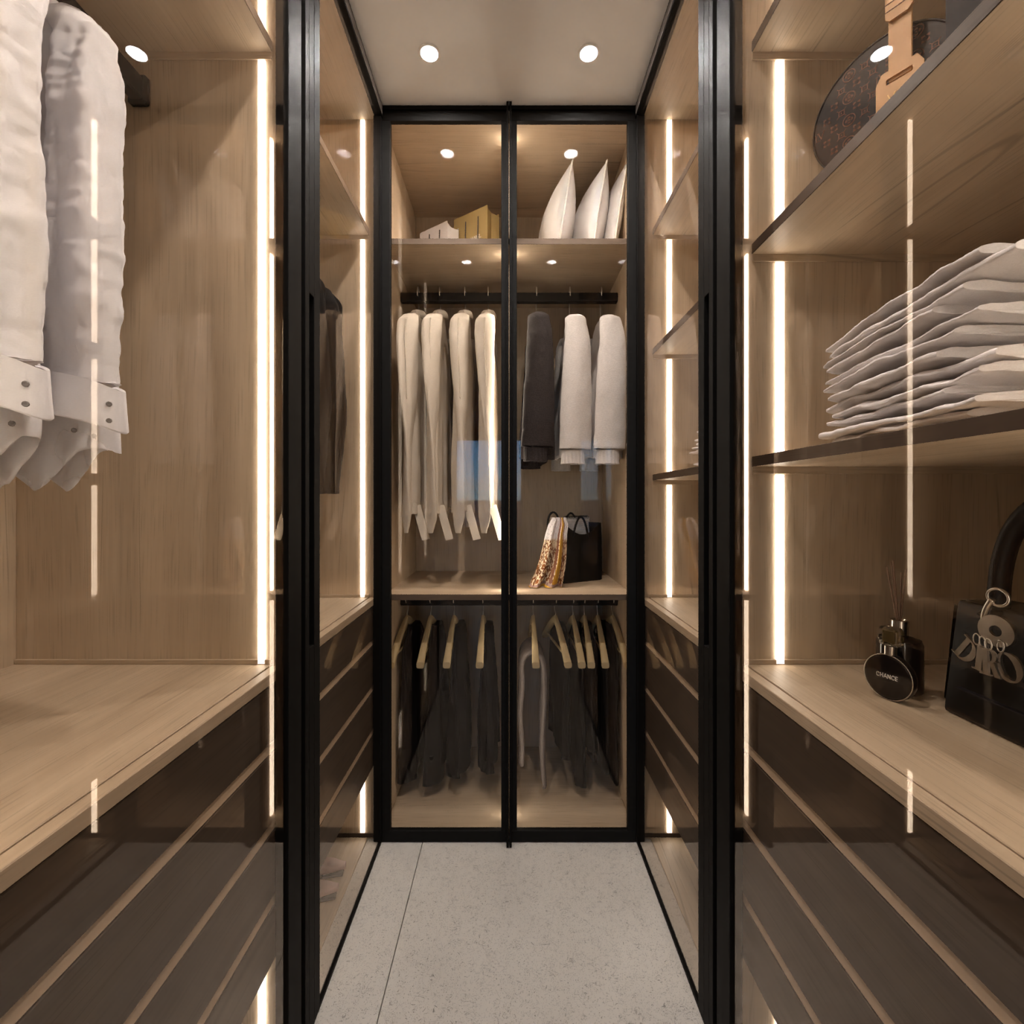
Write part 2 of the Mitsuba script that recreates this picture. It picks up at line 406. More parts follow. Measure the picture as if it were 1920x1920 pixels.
def side_wardrobe(sd, Y0, Y1, shelves, label, rail, door, far_thick, near_thick):
    """sd: -1 left, 1 right. Y0, Y1: the faces of the two end panels."""
    back = BL if sd < 0 else BR
    X = lambda v: sd * v
    wd = thing('wardrobe', label, 'wardrobe')
    F = 0.494
    def box_(x0, x1, *a, **k):
        return bx(X(x0), X(x1), *a, **k)
    obj('back_panel', box_(back, back + 0.02, Y0 - near_thick, Y1 + far_thick, 0.0, 2.69), 'oak_z', wd)
    obj('side_panel', box_(F, back, Y1, Y1 + far_thick, 0.0, 2.69), 'oak_z', wd)
    obj('side_panel', box_(F, back, Y0 - near_thick, Y0, 0.0, 2.69), 'oak_z', wd)
    obj('top_panel', box_(F, back, Y0, Y1, 2.67, 2.69), 'oak_y', wd)
    obj('bottom_panel', box_(0.525, back, Y0, Y1, 0.0, 0.0065), 'oak_y', wd)
    obj('shadow_gap', box_(0.500, back, Y1 - 0.002, Y1, 0.0065, 0.021, bev=0), 'edge_shade', wd, label='dark strip along the foot of the end panel')
    fs = 0.519 if sd < 0 else 0.532
    for z in shelves:
        sh = obj('shelf', box_(fs + 0.002, back, Y0, Y1 - 0.004, z, z + 0.021, bev=0), 'oak_y', wd)
        obj('shaded_edge', box_(fs, fs + 0.0019, Y0, Y1 - 0.004, z - 0.0003, z + 0.0213, bev=0.0005), 'edge_half_shade' if sd < 0 else 'edge_shade', sh, label='front edge of the shelf with its shade painted in')
        for ya, yb in ((Y1 - 0.004, Y1), (Y0, Y0 + 0.004)):
            obj('shelf_batten', box_(fs + 0.002, back, ya, yb, z - 0.016, z + 0.02, bev=0.0006), 'oak_x', wd)
    ct = obj('counter', box_(0.5205, back, Y0, Y1, 0.878, 0.897), 'oak_y', wd)
    obj('nosing', box_(0.494, 0.517, Y0, Y1, 0.874, 0.897), 'oak_y', ct)
    obj('counter_core', box_(0.500, 0.53, Y0, Y1, 0.872, 0.889, bev=0), 'black_satin', ct)
    obj('skirting', box_(0.520, back, Y1 - 0.005, Y1, 0.897, 0.908), 'oak_x', ct)
    zs = [0.872, 0.728, 0.560, 0.401, 0.283]
    lips = [0.748, 0.580, 0.421]
    tops = [0.872] + [z - 0.020 for z in lips]
    bots = lips + [0.283]
    for i in range(4):
        d = obj('drawer', box_(0.497, 0.515, Y0 + 0.002, Y1 - 0.002, bots[i] + 0.0015, tops[i] - 0.0015), 'dark_oak_y', wd, label='dark brown wooden drawer front')
        if i < 3:
            # a sloped finger pull along the lower edge
            z0, z1 = lips[i] - 0.020, lips[i]
            a = np.array([[0.4985, z0 + 0.001], [0.503, z1], [0.515, z1], [0.515, z0 + 0.001]])
            v = [[X(p[0]), y, p[1]] for y in (Y0 + 0.002, Y1 - 0.002) for p in a]
            obj('finger_pull', trimesh.convex.convex_hull(np.array(v)), 'oak_lip', d, label='pale wooden finger pull strip')
    obj('drawer_case', cat([box_(0.516, back, Y0, Y1, 0.283, 0.30, bev=0), box_(0.517, 0.53, Y0, Y1, 0.30, 0.870, bev=0)]), 'dark_oak_y', wd)
    lx, lw = (0.543, 0.0075) if sd < 0 else (0.5945, 0.0088)
    spans, edges = [], [0.897] + [q for z in sorted(shelves) for q in (z - 0.016, z + 0.021)] + [2.668]
    spans = [(0.024, 0.281)] + list(zip(edges[::2], edges[1::2]))
    for (yf, ya) in ((Y1, Y1 - 0.005), (Y0, Y0 + 0.005)):
        for z0, z1 in spans:
            obj('light_strip', box_(lx - lw, lx + lw, min(ya, yf), max(ya, yf), z0 + 0.002, z1 - 0.002, bev=0), 'trim_white', wd,
                label='glowing vertical LED light strip', **emitter(LED_COL, LED))
    if rail:
        r = obj('hanging_rail', box_(0.793, 0.823, Y0, Y1, 2.125, 2.175, bev=0.004), 'black_satin', wd, label='black hanging rail')
        for ya, yb in ((Y1 - 0.018, Y1), (Y0, Y0 + 0.018)):
            obj('bracket', box_(0.787, 0.829, ya, yb, 2.118, 2.182, bev=0.006), 'black_satin', r)
    # sliding glass door
    D0, D1, s0, s1, handle_at_start = door
    dk = obj('door', box_(0.462, 0.492, D0, D1, 2.658, CEIL - 0.001), 'black_metal', wd, label='black framed glass sliding door')
    obj('bottom_rail', box_(0.4675, 0.4785, D0, D1, 0.001, 0.013), 'black_metal', dk)
    obj('lit_rail_face', box_(0.4605, 0.4619, D0 + s0, D1 - s1, 2.660, 2.689, bev=0.0004), 'rail_lit_grey', dk, label='grey strip painted as the lit face of the top rail')
    for a, b, is_handle in ((D0, D0 + s0, handle_at_start), (D1 - s1, D1, False)):
        if is_handle:
            h0, h1 = a + 0.022, a + 0.050
            st = cat([box_(0.466, 0.494, a, h0, 0.013, 2.658), box_(0.466, 0.494, h1, b, 0.013, 2.658), box_(0.484, 0.494, h0, h1, 0.013, 2.658),
                      box_(0.466, 0.484, h0, h1, 1.742, 2.658), box_(0.466, 0.484, h0, h1, 0.013, 0.912)])
        else:
            st = box_(0.466, 0.494, a, b, 0.013, 2.658)
        obj('stile', st, 'black_metal', dk)
    pane([[X(GX), D0 + s0, 0.012], [X(GX), D1 - s1, 0.012], [X(GX), D1 - s1, 2.66], [X(GX), D0 + s0, 2.66]], dk)
    return wd


DA = (0.34, 1.078, 0.022, 0.064, False)
DB = (1.098, 1.762, 0.085, 0.016, True)
side_wardrobe(-1, 0.43, 1.056, [2.240], 'oak wardrobe nearest on the left with white shirts behind glass', True, DA, 0.044, 0.09)
side_wardrobe(-1, 1.150, 1.782, [2.240], 'oak wardrobe far left with a black jacket behind glass', True, DB, 0.018, 0.044)
side_wardrobe(1, 0.43, 1.056, [2.240, 1.797, 1.331], 'oak wardrobe nearest on the right with folded shirts and handbags', False, DA, 0.044, 0.09)
side_wardrobe(1, 1.150, 1.782, [2.240, 1.797, 1.331], 'oak wardrobe far right with three open shelves', False, DB, 0.018, 0.044)

# ------------------------------------------------------------------ wardrobe at the end
EX, EB = 0.466, 2.40
ew = thing('wardrobe', 'wide oak wardrobe closing the end of the passage behind two glass doors', 'wardrobe')
obj('back_panel', bx(-EX, EX, EB, EB + 0.02, 0, 2.69), 'oak_z', ew)
for s in (-1, 1):
    obj('side_panel', bx(s * EX, s * (EX + 0.018), 1.803, EB, 0, 2.69), 'oak_z', ew)
obj('top_panel', bx(-EX, EX, 1.80, EB, 2.67, 2.69), 'oak_x', ew)
obj('bottom_panel', bx(-EX, EX, 1.80, EB, 0, 0.026), 'oak_x', ew)
obj('divider', cat([bx(-0.012, 0.012, 1.836, EB, 0.026, 0.882), bx(-0.012, 0.012, 1.836, EB, 0.903, 2.219), bx(-0.012, 0.012, 1.836, EB, 2.240, 2.67)]), 'oak_z', ew)
for z in (2.219, 0.882):
    sh = obj('shelf', bx(-EX, EX, 1.805, EB, z, z + 0.021, 0), 'oak_x', ew)
    obj('shaded_edge', bx(-EX, EX, 1.803, 1.8049, z - 0.0003, z + 0.0213, 0.0005), 'edge_half_shade_x', sh, label='front edge of the shelf with its shade painted in')
for s in (-1, 1):
    for z0, z1 in ((0.028, 0.880), (0.905, 2.217), (2.242, 2.668)):
        obj('light_strip', bx(s * 0.0125, s * 0.0185, 1.868, 1.890, z0, z1, 0), 'trim_white', ew, label='hidden vertical LED light strip', **emitter(LED_COL, LED * (0.6 if z1 < 1 else 1.6)))
    for z0, z1 in ((2.108, 2.147), (0.806, 0.831)):
        obj('hanging_rail', bx(s * 0.013, s * EX, 2.055, 2.085, z0, z1, 0.003), 'black_satin', ew, label='black hanging rail')
for s in (-1, 1):
    a, b = 0.0012, 0.4675
    dk = obj('door', bx(s * a, s * b, 1.762, 1.782, 2.650, CEIL - 0.002), 'black_satin', ew, label='black framed glass door')
    obj('bottom_rail', bx(s * a, s * b, 1.762, 1.782, 0.002, 0.044), 'black_satin', dk)
    obj('stile', bx(s * a, s * 0.0285, 1.762, 1.782, 0.044, 2.650), 'black_satin', dk)
    obj('stile', bx(s * 0.436, s * b, 1.762, 1.782, 0.044, 2.650), 'black_satin', dk)
    obj('pull_fin', bx(s * 0.0018, s * 0.0095, 1.733, 1.762, 0.003, CEIL - 0.002, 0.0006), 'black_metal', dk, label='full height black pull fin')
    pane([[s * 0.0285, YD, 0.044], [s * 0.436, YD, 0.044], [s * 0.436, YD, 2.65], [s * 0.0285, YD, 2.65]], dk)
    obj('corner_post', bx(s * 0.468, s * 0.492, 1.764, 1.782, 0, CEIL), 'black_metal', ew)
    obj('head_track', bx(s * 0.0, s * 0.468, 1.752, 1.762, 2.686, CEIL - 0.001), 'black_metal', ew)


# ------------------------------------------------------------------ clothes
def body(W, Th, L, drop=0.09, neck=0.06, flare=1.0, fold=0.012, nf=3.0, seed=0, m=120, k=90, hem=0.012, shirt_tail=0.0, wr=0.004, tl=0.30, ridge=0.0):
    """Local: x along the shoulders, z down from 0 at the neck, open below with an inside."""
    rng = np.random.default_rng(seed)
    t = np.r_[np.linspace(0, 0.16, 26), np.linspace(0.16, 1, k - 26 + 1)[1:]]
    th = np.linspace(0, 2 * np.pi, m, endpoint=False)
    c, s = np.cos(th), np.sin(th)
    cx, sy = np.sign(c) * np.abs(c) ** 0.8, np.sign(s) * np.abs(s) ** 0.8
    ph = rng.uniform(0, 6, 4)
    rows = []
    def ring(tt, shrink=0.0, lift=0.0):
        d = L * tt
        q = np.clip(d / drop, 0, 1)
        hw = neck + (W / 2 - neck) * (1 - (1 - q) ** 1.7) if d < drop else W / 2 * (1 + (flare - 1) * (d - drop) / (L - drop))
        ht = 0.020 + (Th / 2 - 0.020) * ss(0, tl, d)
        f = fold * ss(0.08, 0.9, tt)
        x = cx * (hw - shrink)
        y = sy * (ht - shrink)
        y = y + f * np.sin(nf * 2 * np.pi * x / W + ph[0] + 0.9 * tt) * (1 + 0.5 * np.sin(5 * x / W + ph[1])) + 0.4 * f * np.sin(2.3 * nf * 2 * np.pi * x / W + ph[2])
        z = -d + lift + hem * np.sin((7 if hem < 0.02 else 16) * x / W + ph[3]) * ss(0.8, 1, tt) + shirt_tail * (1 - (np.abs(x) / (hw + 1e-6)) ** 2.5) * -ss(0.75, 1, tt)
        return np.stack([x, y, z], 1)
    for tt in t:
        rows.append(ring(tt))
    for sh, li in ((0.002, -0.001), (0.004, 0.004), (0.006, 0.04), (0.008, 0.12)):
        rows.append(ring(1.0, sh, li))
    b = grid(np.array(rows), closed=True, cap0=True)
    if ridge:
        b = wrinkle(b, ridge, [9, 9, 12], seed + 9, 2, ridge=True)
    return wrinkle(wrinkle(b, wr * 1.4, [14, 14, 5], seed, 3), wr * 0.6, [40, 40, 18], seed + 5, 2)


def sleeve(path, a, b, twist=0.0, seed=0, m=56, k=110, wr=0.004, fold=0.15, nf=3, freq=(18, 18, 7), inside=True, ridge=0.0):
    """Oval tube along a path that hangs down; a and b: half widths along x and y at the path's points."""
    P = np.asarray(path, float)
    u = np.linspace(0, 1, len(P))
    t = np.linspace(0, 1, k)
    C = np.stack([np.interp(t, u, P[:, i]) for i in range(3)], 1)
    ker = np.ones(9) / 9
    C = np.stack([np.convolve(np.pad(C[:, i], 4, 'reflect', reflect_type='odd'), ker, 'valid') for i in range(3)], 1)
    A, B = np.interp(t, np.linspace(0, 1, len(a)), a), np.interp(t, np.linspace(0, 1, len(b)), b)
    A, B = [np.convolve(np.pad(q, 4, 'edge'), ker, 'valid') for q in (A, B)]
    th = np.linspace(0, 2 * np.pi, m, endpoint=False)
    rng = np.random.default_rng(seed)
    ph = rng.uniform(0, 6)
    rows = []
    def ring(i, sh=0.0, dz=0.0):
        w = twist * t[i]
        mod = 1 + fold * ss(0.0, 0.5, t[i]) * np.cos(nf * th + ph + 2 * t[i])
        x, y = (A[i] - sh) * np.cos(th) * mod, (B[i] - sh) * np.sin(th) * mod
        return C[i] + np.stack([x * np.cos(w) - y * np.sin(w), x * np.sin(w) + y * np.cos(w), np.full(m, dz)], 1)
    for i in range(k):
        rows.append(ring(i))
    if inside:
        for sh, dz in ((0.0015, -0.001), (0.003, 0.003), (0.004, 0.05)):
            rows.append(ring(k - 1, sh, dz))
    g = grid(np.array(rows), closed=True, cap0=True, cap1=not inside)
    if ridge:
        g = wrinkle(wrinkle(g, ridge, [20, 20, 3.2], seed + 9, 2, ridge=True), ridge * 0.45, [16, 16, 38], seed + 19, 2, ridge=True)
    return wrinkle(wrinkle(g, wr, freq, seed + 1, 3), wr * 0.5, [45, 45, 30], seed + 2, 2)


def hook_mesh(rail_z, rail_half, neck_z, r=0.0022, w=0.020):
    """A hook over the rail in the local x-z plane with the rail across x; the origin is at the neck."""
    h = rail_z - neck_z
    th = np.linspace(-0.35 * np.pi, 1.0 * np.pi, 22)
    p = [[0, 0, -0.01], [0, 0, h - 0.012 - 0.03]]
    arc = np.stack([w * np.cos(th[::-1]) * 1.0, 0 * th, h + 0.004 + (w + 0.004) * np.sin(th[::-1])], 1)
    p = [[0, 0, -0.01], [0, 0, 0.012], [-w * 0.6, 0, 0.022], [-w, 0, max(0.03, h - 0.03)]] + arc.tolist()
    return tube(np.array(p), r, 8)


def hanger(pos, u, rail_top, W, drop, label, group, wide=0.026, tall=0.034, wood='hanger_wood', neck_z=None):
    """pos: neck point (top of the wooden arms, below the rail). u: direction of the arms."""
    k = thing('coat_hanger', label, 'hanger', group)
    n = 41
    s = np.linspace(-1, 1, n)
    z = -drop * (np.abs(s) ** 1.5 * 0.55 + np.abs(s) * 0.45)
    bow = 0.010 * np.cos(np.pi * s)
    hh = tall / 2 * (1 - 0.30 * np.abs(s) ** 2)
    ww = wide / 2 * (1 - 0.5 * (1 - np.abs(s)) * (np.abs(s) < 1)) * 1.0
    rows = []
    for i in range(n):
        q = np.linspace(0, 2 * np.pi, 14, endpoint=False) + np.pi / 14
        c_, s_ = np.cos(q), np.sin(q)
        c_, s_ = np.sign(c_) * np.abs(c_) ** 0.55, np.sign(s_) * np.abs(s_) ** 0.55
        rows.append(np.stack([np.full(14, s[i] * W / 2), bow[i] * 0 + ww[i] * c_, z[i] - hh[0] + hh[i] * s_], 1))
    arm = grid(np.array(rows), closed=True, cap0=True, cap1=True)
    obj('arms', place(arm, pos, u), wood, k, smooth=50)
    hk = hook_mesh(rail_top, 0.015, pos[2])
    obj('hook', place(hk, pos, u), 'hook_metal', k, smooth=60, label='thin metal hook')
    return k


def button(p, nrm, r=0.0036, mat='button_grey', parent=None):
    d = lathe([(0.0, 0.0022), (r * 0.55, 0.0022), (r * 0.7, 0.0026), (r, 0.0018), (r, 0.0), (0, 0)], 18)
    nrm = np.array(nrm, float)
    u = np.cross(nrm, [0, 0, 1.0])
    obj('button', place(d, p, u if np.linalg.norm(u) > 0.1 else [1, 0, 0], nrm), mat, parent, smooth=40)


# --- white shirts, broadside, in the near left wardrobe
def white_shirt(Y, label, seed):
    cx, nz = -0.808, 2.065
    hanger([cx, Y, nz + 0.004], [1, 0, 0], 2.175, 0.30, 0.075, 'hanger inside the ' + label.split(' white')[0] + ' white shirt', 'hangers on the left rail')
    k = thing('shirt', label, 'shirt', None)
    o = [cx, Y, nz]
    b = body(0.36, 0.058, 0.745, drop=0.115, neck=0.06, flare=1.03, fold=0.010, nf=2.6, seed=seed, m=150, k=110, hem=0.024, shirt_tail=0.03, wr=0.004, ridge=0.002)
    obj('body', place(b, o), 'white_cotton', k, smooth=True)
    col = tube([[0.07 * np.cos(a), 0.035 * np.sin(a), 0.006 - 0.012 * np.sin(a)] for a in np.linspace(0, 2 * np.pi, 30)], np.tile([0.006, 0.019], (30, 1)), 10, cap=False)
    obj('collar', place(col, o), 'white_cotton', k, smooth=True)
    for s in (-1, 1):
        path = [[s * 0.130, -0.010, -0.062], [s * 0.162, -0.022, -0.105], [s * 0.176, -0.040, -0.20], [s * 0.178, -0.046, -0.36], [s * 0.179, -0.048, -0.52], [s * 0.178, -0.048, -0.640]]
        sl = sleeve(path, [0.038, 0.047, 0.049, 0.052, 0.057, 0.054], [0.030, 0.036, 0.036, 0.034, 0.038, 0.028], 0.0, seed + 3 + s, m=120, k=220, wr=0.0065, fold=0.10, nf=5, freq=(34, 34, 3.5), inside=False, ridge=0.0040)
        key = obj('sleeve', place(sl, o), 'white_cotton', k, smooth=True)
        # cuff, turned outwards, slanting down towards its buttons
        n = 60
        th = np.linspace(0, 2 * np.pi, n, endpoint=False)
        rows = []
        for z, g in ((0.0, -0.004), (0.003, 0.0), (-0.030, 0.002), (-0.056, 0.004), (-0.0585, 0.002), (-0.056, -0.0005), (-0.02, -0.002), (0.0, -0.004)):
            x = (0.058 + g) * np.cos(th)
            rows.append(np.stack([s * 0.180 + x, -0.048 + (0.032 + g) * np.sin(th), -0.632 + z - 0.30 * s * x - 0.002 * np.cos(3 * th)], 1))
        obj('cuff', place(grid(np.array(rows), closed=True), o), 'white_cotton', key, smooth=50, label='turned shirt cuff')
        for dz in (-0.022, -0.046):
            p = np.array(o) + [s * (0.180 + 0.052), -0.048 - 0.0165, -0.632 + dz - 0.30 * 0.052]
            button(p, [s * 0.75, -0.66, 0], parent=key)
    for dz in (0.0, 0.03):
        button(np.array(o) + [0.185 - dz, -0.034, -0.712 + 0.3 * dz], [0.2, -1, 0], parent=k)
    return k


white_shirt(0.636, 'nearest white shirt hanging at the left edge, its buttoned cuff towards the camera', 11)
white_shirt(0.755, 'farther white shirt on the left rail, hanging half hidden behind the nearest one', 23)


# --- black jacket in the far left wardrobe
def black_jacket(Y, label, seed, hl):
    cx, nz = -0.808, 2.055
    hanger([cx, Y, nz + 0.004], [1, 0, 0], 2.175, 0.29, 0.075, hl, 'hangers on the left rail')
    k = thing('jacket', label, 'jacket')
    o = [cx, Y, nz]
    obj('body', place(body(0.43, 0.12, 0.66, drop=0.115, fold=0.008, seed=seed, shirt_tail=0.04, wr=0.003), o), 'black_cloth', k, smooth=True)
    for s in (-1, 1):
        path = [[s * 0.135, -0.01, -0.06], [s * 0.165, -0.03, -0.12], [s * 0.185, -0.045, -0.30], [s * 0.205, -0.05, -0.50], [s * 0.185, -0.055, -0.775]]
        obj('sleeve', place(sleeve(path, [0.045, 0.05, 0.052, 0.047, 0.040], [0.04, 0.05, 0.05, 0.045, 0.035], 0, seed + s + 2, wr=0.003, fold=0.04), o), 'black_cloth', k, smooth=True)


black_jacket(1.70, 'black long sleeved jacket hanging in the far left wardrobe beside its light strip', 41, 'hanger inside the black jacket in the far left wardrobe')
black_jacket(1.55, 'black jacket hanging on the far left rail, hidden behind the black door post', 43, 'hanger inside the hidden black jacket on the far left rail')


# --- edge-on clothes in the end wardrobe
RY = 2.07


def coat(X, label, seed, hl):
    nz = 2.045
    hanger([X, RY, nz + 0.004], [0, -1, 0], 2.147, 0.36, 0.07, hl, 'hangers on the upper end rail')
    k = thing('coat', label, 'coat', None)
    o = [X, RY, nz]
    obj('body', place(body(0.40, 0.075, 0.83, drop=0.10, neck=0.05, fold=0.007, seed=seed, m=90, k=70, wr=0.003), o, [0, -1, 0]), 'cream_wool', k, smooth=True)
    for s in (1, -1):
        # local x runs towards the camera, so the oval's wide side b lies across the picture
        path = [[s * 0.150, 0.0, -0.050], [s * 0.185, -0.004, -0.085], [s * 0.205, -0.005, -0.16], [s * 0.212, 0.004, -0.40], [s * 0.212, 0.002, -0.55], [s * 0.206, -0.004, -0.78], [s * 0.205, -0.006, -0.85], [s * 0.205, -0.008, -0.915]]
        sl = sleeve(path, [0.028, 0.032, 0.032, 0.021, 0.012, 0.015, 0.013, 0.005], [0.032, 0.040, 0.043, 0.042, 0.040, 0.035, 0.028, 0.009], 2.9, seed + s, m=64, k=130, wr=0.003, fold=0.16, nf=2)
        key = obj('sleeve', place(sl, o, [0, -1, 0]), 'cream_wool', k, smooth=True)
        obj('seam', place(tube([[q[0] + s * 0.036, q[1], q[2]] for q in path[1:4]], 0.0022, 6), o, [0, -1, 0]), 'cream_wool', key, smooth=True)
    col = tube([[0.055 * np.cos(a), 0.028 * np.sin(a), 0.010 - 0.014 * np.cos(a)] for a in np.linspace(0, 2 * np.pi, 30)], np.tile([0.006, 0.017], (30, 1)), 10, cap=False)
    obj('collar', place(col, o, [0, -1, 0]), 'cream_wool', k, smooth=True)
    v = np.array([[X + 0.008, 1.905, 1.235], [X + 0.040, 1.905, 1.240], [X + 0.078, 1.895, 1.105], [X + 0.048, 1.895, 1.098]])
    bl = trimesh.convex.convex_hull(np.vstack([v, v + [0, 0.005, 0]]))
    obj('belt', bl, 'cream_wool', k, label='loose belt end hanging below the hem')


CW = [(-0.392, 'leftmost of the four long cream coats, hanging by the corner post', 51), (-0.298, 'second from the left of the four long cream coats', 57),
      (-0.190, 'third from the left of the four long cream coats', 63), (-0.090, 'rightmost and brightest of the four long cream coats, next to the centre stile', 69)]
for (X, lb, sdv), nm in zip(CW, ('leftmost', 'second', 'third', 'rightmost')):
    coat(X, lb, sdv, f'hook of the hanger inside the {nm} cream coat')


def jumper(X, label, seed, mat, hl, L=0.585, W=0.40, Th=0.134, near=0.0, sl_len=0.60, top=2.02, cuffs=True, flare=1.0):
    hanger([X, RY, top + 0.008], [0, -1, 0], 2.147, 0.34, 0.06, hl, 'hangers on the upper end rail')
    k = thing('jumper', label, 'jumper', None)
    o = [X, RY, top]
    obj('body', place(body(W, Th, L, drop=0.085, neck=0.05, fold=0.012, nf=2, flare=flare, seed=seed, m=90, k=70, wr=0.004, tl=0.55), o, [0, -1, 0]), mat, k, smooth=True)
    for s in (1, -1):
        path = [[s * 0.140, 0, -0.025], [s * 0.185, 0, -0.05], [s * 0.205, 0.004, -0.14], [s * 0.215, 0.000, -0.35], [s * 0.212, -0.006, -sl_len + 0.035]]
        sl = sleeve(path, [0.028, 0.034, 0.036, 0.036, 0.034], [0.028, 0.042, 0.050, 0.061, 0.065], 0.25, seed + s, m=64, k=110, wr=0.004, fold=0.06, nf=3)
        key = obj('sleeve', place(sl, o, [0, -1, 0]), mat, k, smooth=True)
        if cuffs:
            n, rows = 72, []
            th = np.linspace(0, 2 * np.pi, n, endpoint=False)
            for z, g in ((0.03, -0.002), (0.028, 0.0), (-0.012, 0.0), (-0.022, 0.002), (-0.024, -0.002), (0.0, -0.006)):
                rib = 1 + 0.03 * np.sign(np.sin(18 * th))
                rows.append(np.stack([s * 0.212 + (0.030 + g) * np.cos(th) * rib, -0.016 + (0.044 + g) * np.sin(th) * rib, np.full(n, -sl_len + z)], 1))
            obj('cuff', place(grid(np.array(rows), closed=True), o, [0, -1, 0]), mat, key, smooth=50, label='ribbed knitted cuff')


jumper(0.262, 'white knitted jumper hanging beside the dark cardigan, left of the white pair', 71, 'white_knit', 'hanger inside the left white jumper')
jumper(0.396, 'white knitted jumper hanging by the right corner post, right of the white pair', 77, 'white_knit', 'hanger inside the right white jumper')
jumper(0.118, 'dark charcoal knitted cardigan hanging right of the centre stile', 83, 'charcoal_knit', 'hanger inside the dark cardigan', L=0.60, Th=0.12, sl_len=0.60, top=2.03)

# --- lower rail
LOW = [(-0.440, -0.09, 0.60), (-0.338, -0.03, 0.60), (-0.238, -0.02, 0.57), (-0.112, -0.01, 0.56), (0.104, 0.0, 0), (0.200, 0.14, 0.50), (0.276, 0.03, 0.62), (0.325, -0.03, 0.50), (0.382, -0.04, 0.55), (0.447, 0.06, 0.60)]
names = ['by the left corner post', 'second from the left', 'third from the left', 'just left of the centre stile', 'with a grey scarf, just right of the centre stile', 'second right of the centre stile, tilted',
         'third right of the centre stile', 'fourth right of the centre stile', 'second from the right', 'by the right corner post, turned sideways']
for i, ((X, rot, L), nm) in enumerate(zip(LOW, names)):
    u = np.array([math.sin(rot), -math.cos(rot), 0])
    hanger([X, RY, 0.758], u, 0.831, 0.42, 0.128, 'pale wooden hanger ' + nm, 'wooden hangers on the lower rail', wide=0.030, tall=0.036)
    ck_ = [q for q in labels if q.startswith('coat_hanger') and '__' not in q][-1]
    obj('bar', tube(np.array([np.array([X, RY, 0.640]) + u * q for q in (-0.165, 0.165)]), 0.005, 10), 'hanger_wood', ck_, smooth=True)
    if L:
        k = thing('dress', 'black dress on the wooden hanger ' + nm, 'dress', None)
        o = [X + (0.022 if X < 0.4 else -0.014), RY + 0.055, 0.715]
        obj('body', place(body(0.30, 0.040 if i > 4 else 0.068, L + 0.02, drop=0.10, neck=0.05, fold=0.005 if i > 4 else 0.011, nf=2.4, flare=1.12, seed=90 + i, m=80, k=60, wr=0.004), o, u), 'black_cloth', k, smooth=True)

# grey scarf laid over the near arm of its hanger
n = 60
path = [[0.050 + 0.004 * math.sin(9 * t), 0, 0.165 + 0.40 * t] for t in np.linspace(0, 1, 26)]
path += [[0.0975 - 0.0445 * math.cos(a), 0, 0.575 + 0.062 * math.sin(a)] for a in np.linspace(0.1, math.pi - 0.1, 14)]
path += [[0.144 + 0.004 * math.sin(7 * t), 0, 0.575 - 0.50 * t] for t in np.linspace(0, 1, 26)]
path = np.array(path)
path[:, 1] = 2.05
tg = np.gradient(path, axis=0)
tg /= np.linalg.norm(tg, axis=1, keepdims=True)
nr = np.stack([-tg[:, 2], 0 * tg[:, 0], tg[:, 0]], 1)
wv = np.linspace(-1, 1, 15)
sec = np.r_[np.stack([wv, 0.006 + 0.005 * np.sin(wv * 7)], 1), np.stack([wv[::-1], -0.006 + 0.005 * np.sin(wv[::-1] * 7)], 1)]
V = np.array([[p + np.array([0, 0.085, 0]) * q[0] + nn * q[1] for q in sec] for p, nn in zip(path, nr)])
single('grey_scarf', wrinkle(grid(V, closed=True, cap0=True, cap1=True), 0.004, [30, 20, 8], 4), 'grey_wool', 'soft grey scarf draped over the bar of the hanger right of the centre stile', 'scarf', smooth=True)


# ------------------------------------------------------------------ cushions and paper bags on the end shelf
def cushion_meshes(size=0.37, thick=0.140):
    n = 41
    g = np.linspace(-1, 1, n)
    u, v = np.meshgrid(g, g, indexing='ij')
    pinch = lambda a, b: a * (1 - 0.07 * (1 - b ** 2) * np.abs(a) ** 3)
    x, z = pinch(u, v) * size / 2, pinch(v, u) * size / 2
    h = thick / 2 * ((1 - u ** 2).clip(0) ** 0.55) * ((1 - v ** 2).clip(0) ** 0.55)
    h = h * (1 + 0.10 * (meshkit.fbm(np.stack([u * 2, v * 2, 0 * u], -1), 3, 5) - 0.5))
    front = grid(np.stack([x, -h, z], -1))
    backm = grid(np.stack([x, h, z], -1)[:, ::-1])
    edge = np.concatenate([np.stack([x[:, 0], 0 * g, z[:, 0]], 1), np.stack([x[-1, :], 0 * g, z[-1, :]], 1)[1:],
                           np.stack([x[::-1, -1], 0 * g, z[::-1, -1]], 1)[1:], np.stack([x[0, ::-1], 0 * g, z[0, ::-1]], 1)[1:]])
    return cat([front, backm]), tube(edge, 0.0032, 8)


for i, nm in enumerate(('leftmost of the three, nearest the centre stile', 'middle of the three', 'rightmost of the three, half hidden by the corner post')):
    k = thing('cushion', 'pale grey cushion with piping, ' + nm, 'cushion')
    m, e = cushion_meshes(0.37, 0.140 if i < 2 else 0.085)
    X = (0.205, 0.342, 0.424)[i]
    lean = 0.155
    wdir = np.array([math.sin(lean), 0.02, math.cos(lean)])
    u = np.array([0.10, -1, 0.0])
    c = np.array([X, 2.085, 2.240 + 0.183])
    obj('cover', place(m, c, u, wdir), 'silk', k, smooth=60)
    obj('piping', place(e, c, u, wdir), 'piping', k, smooth=True)


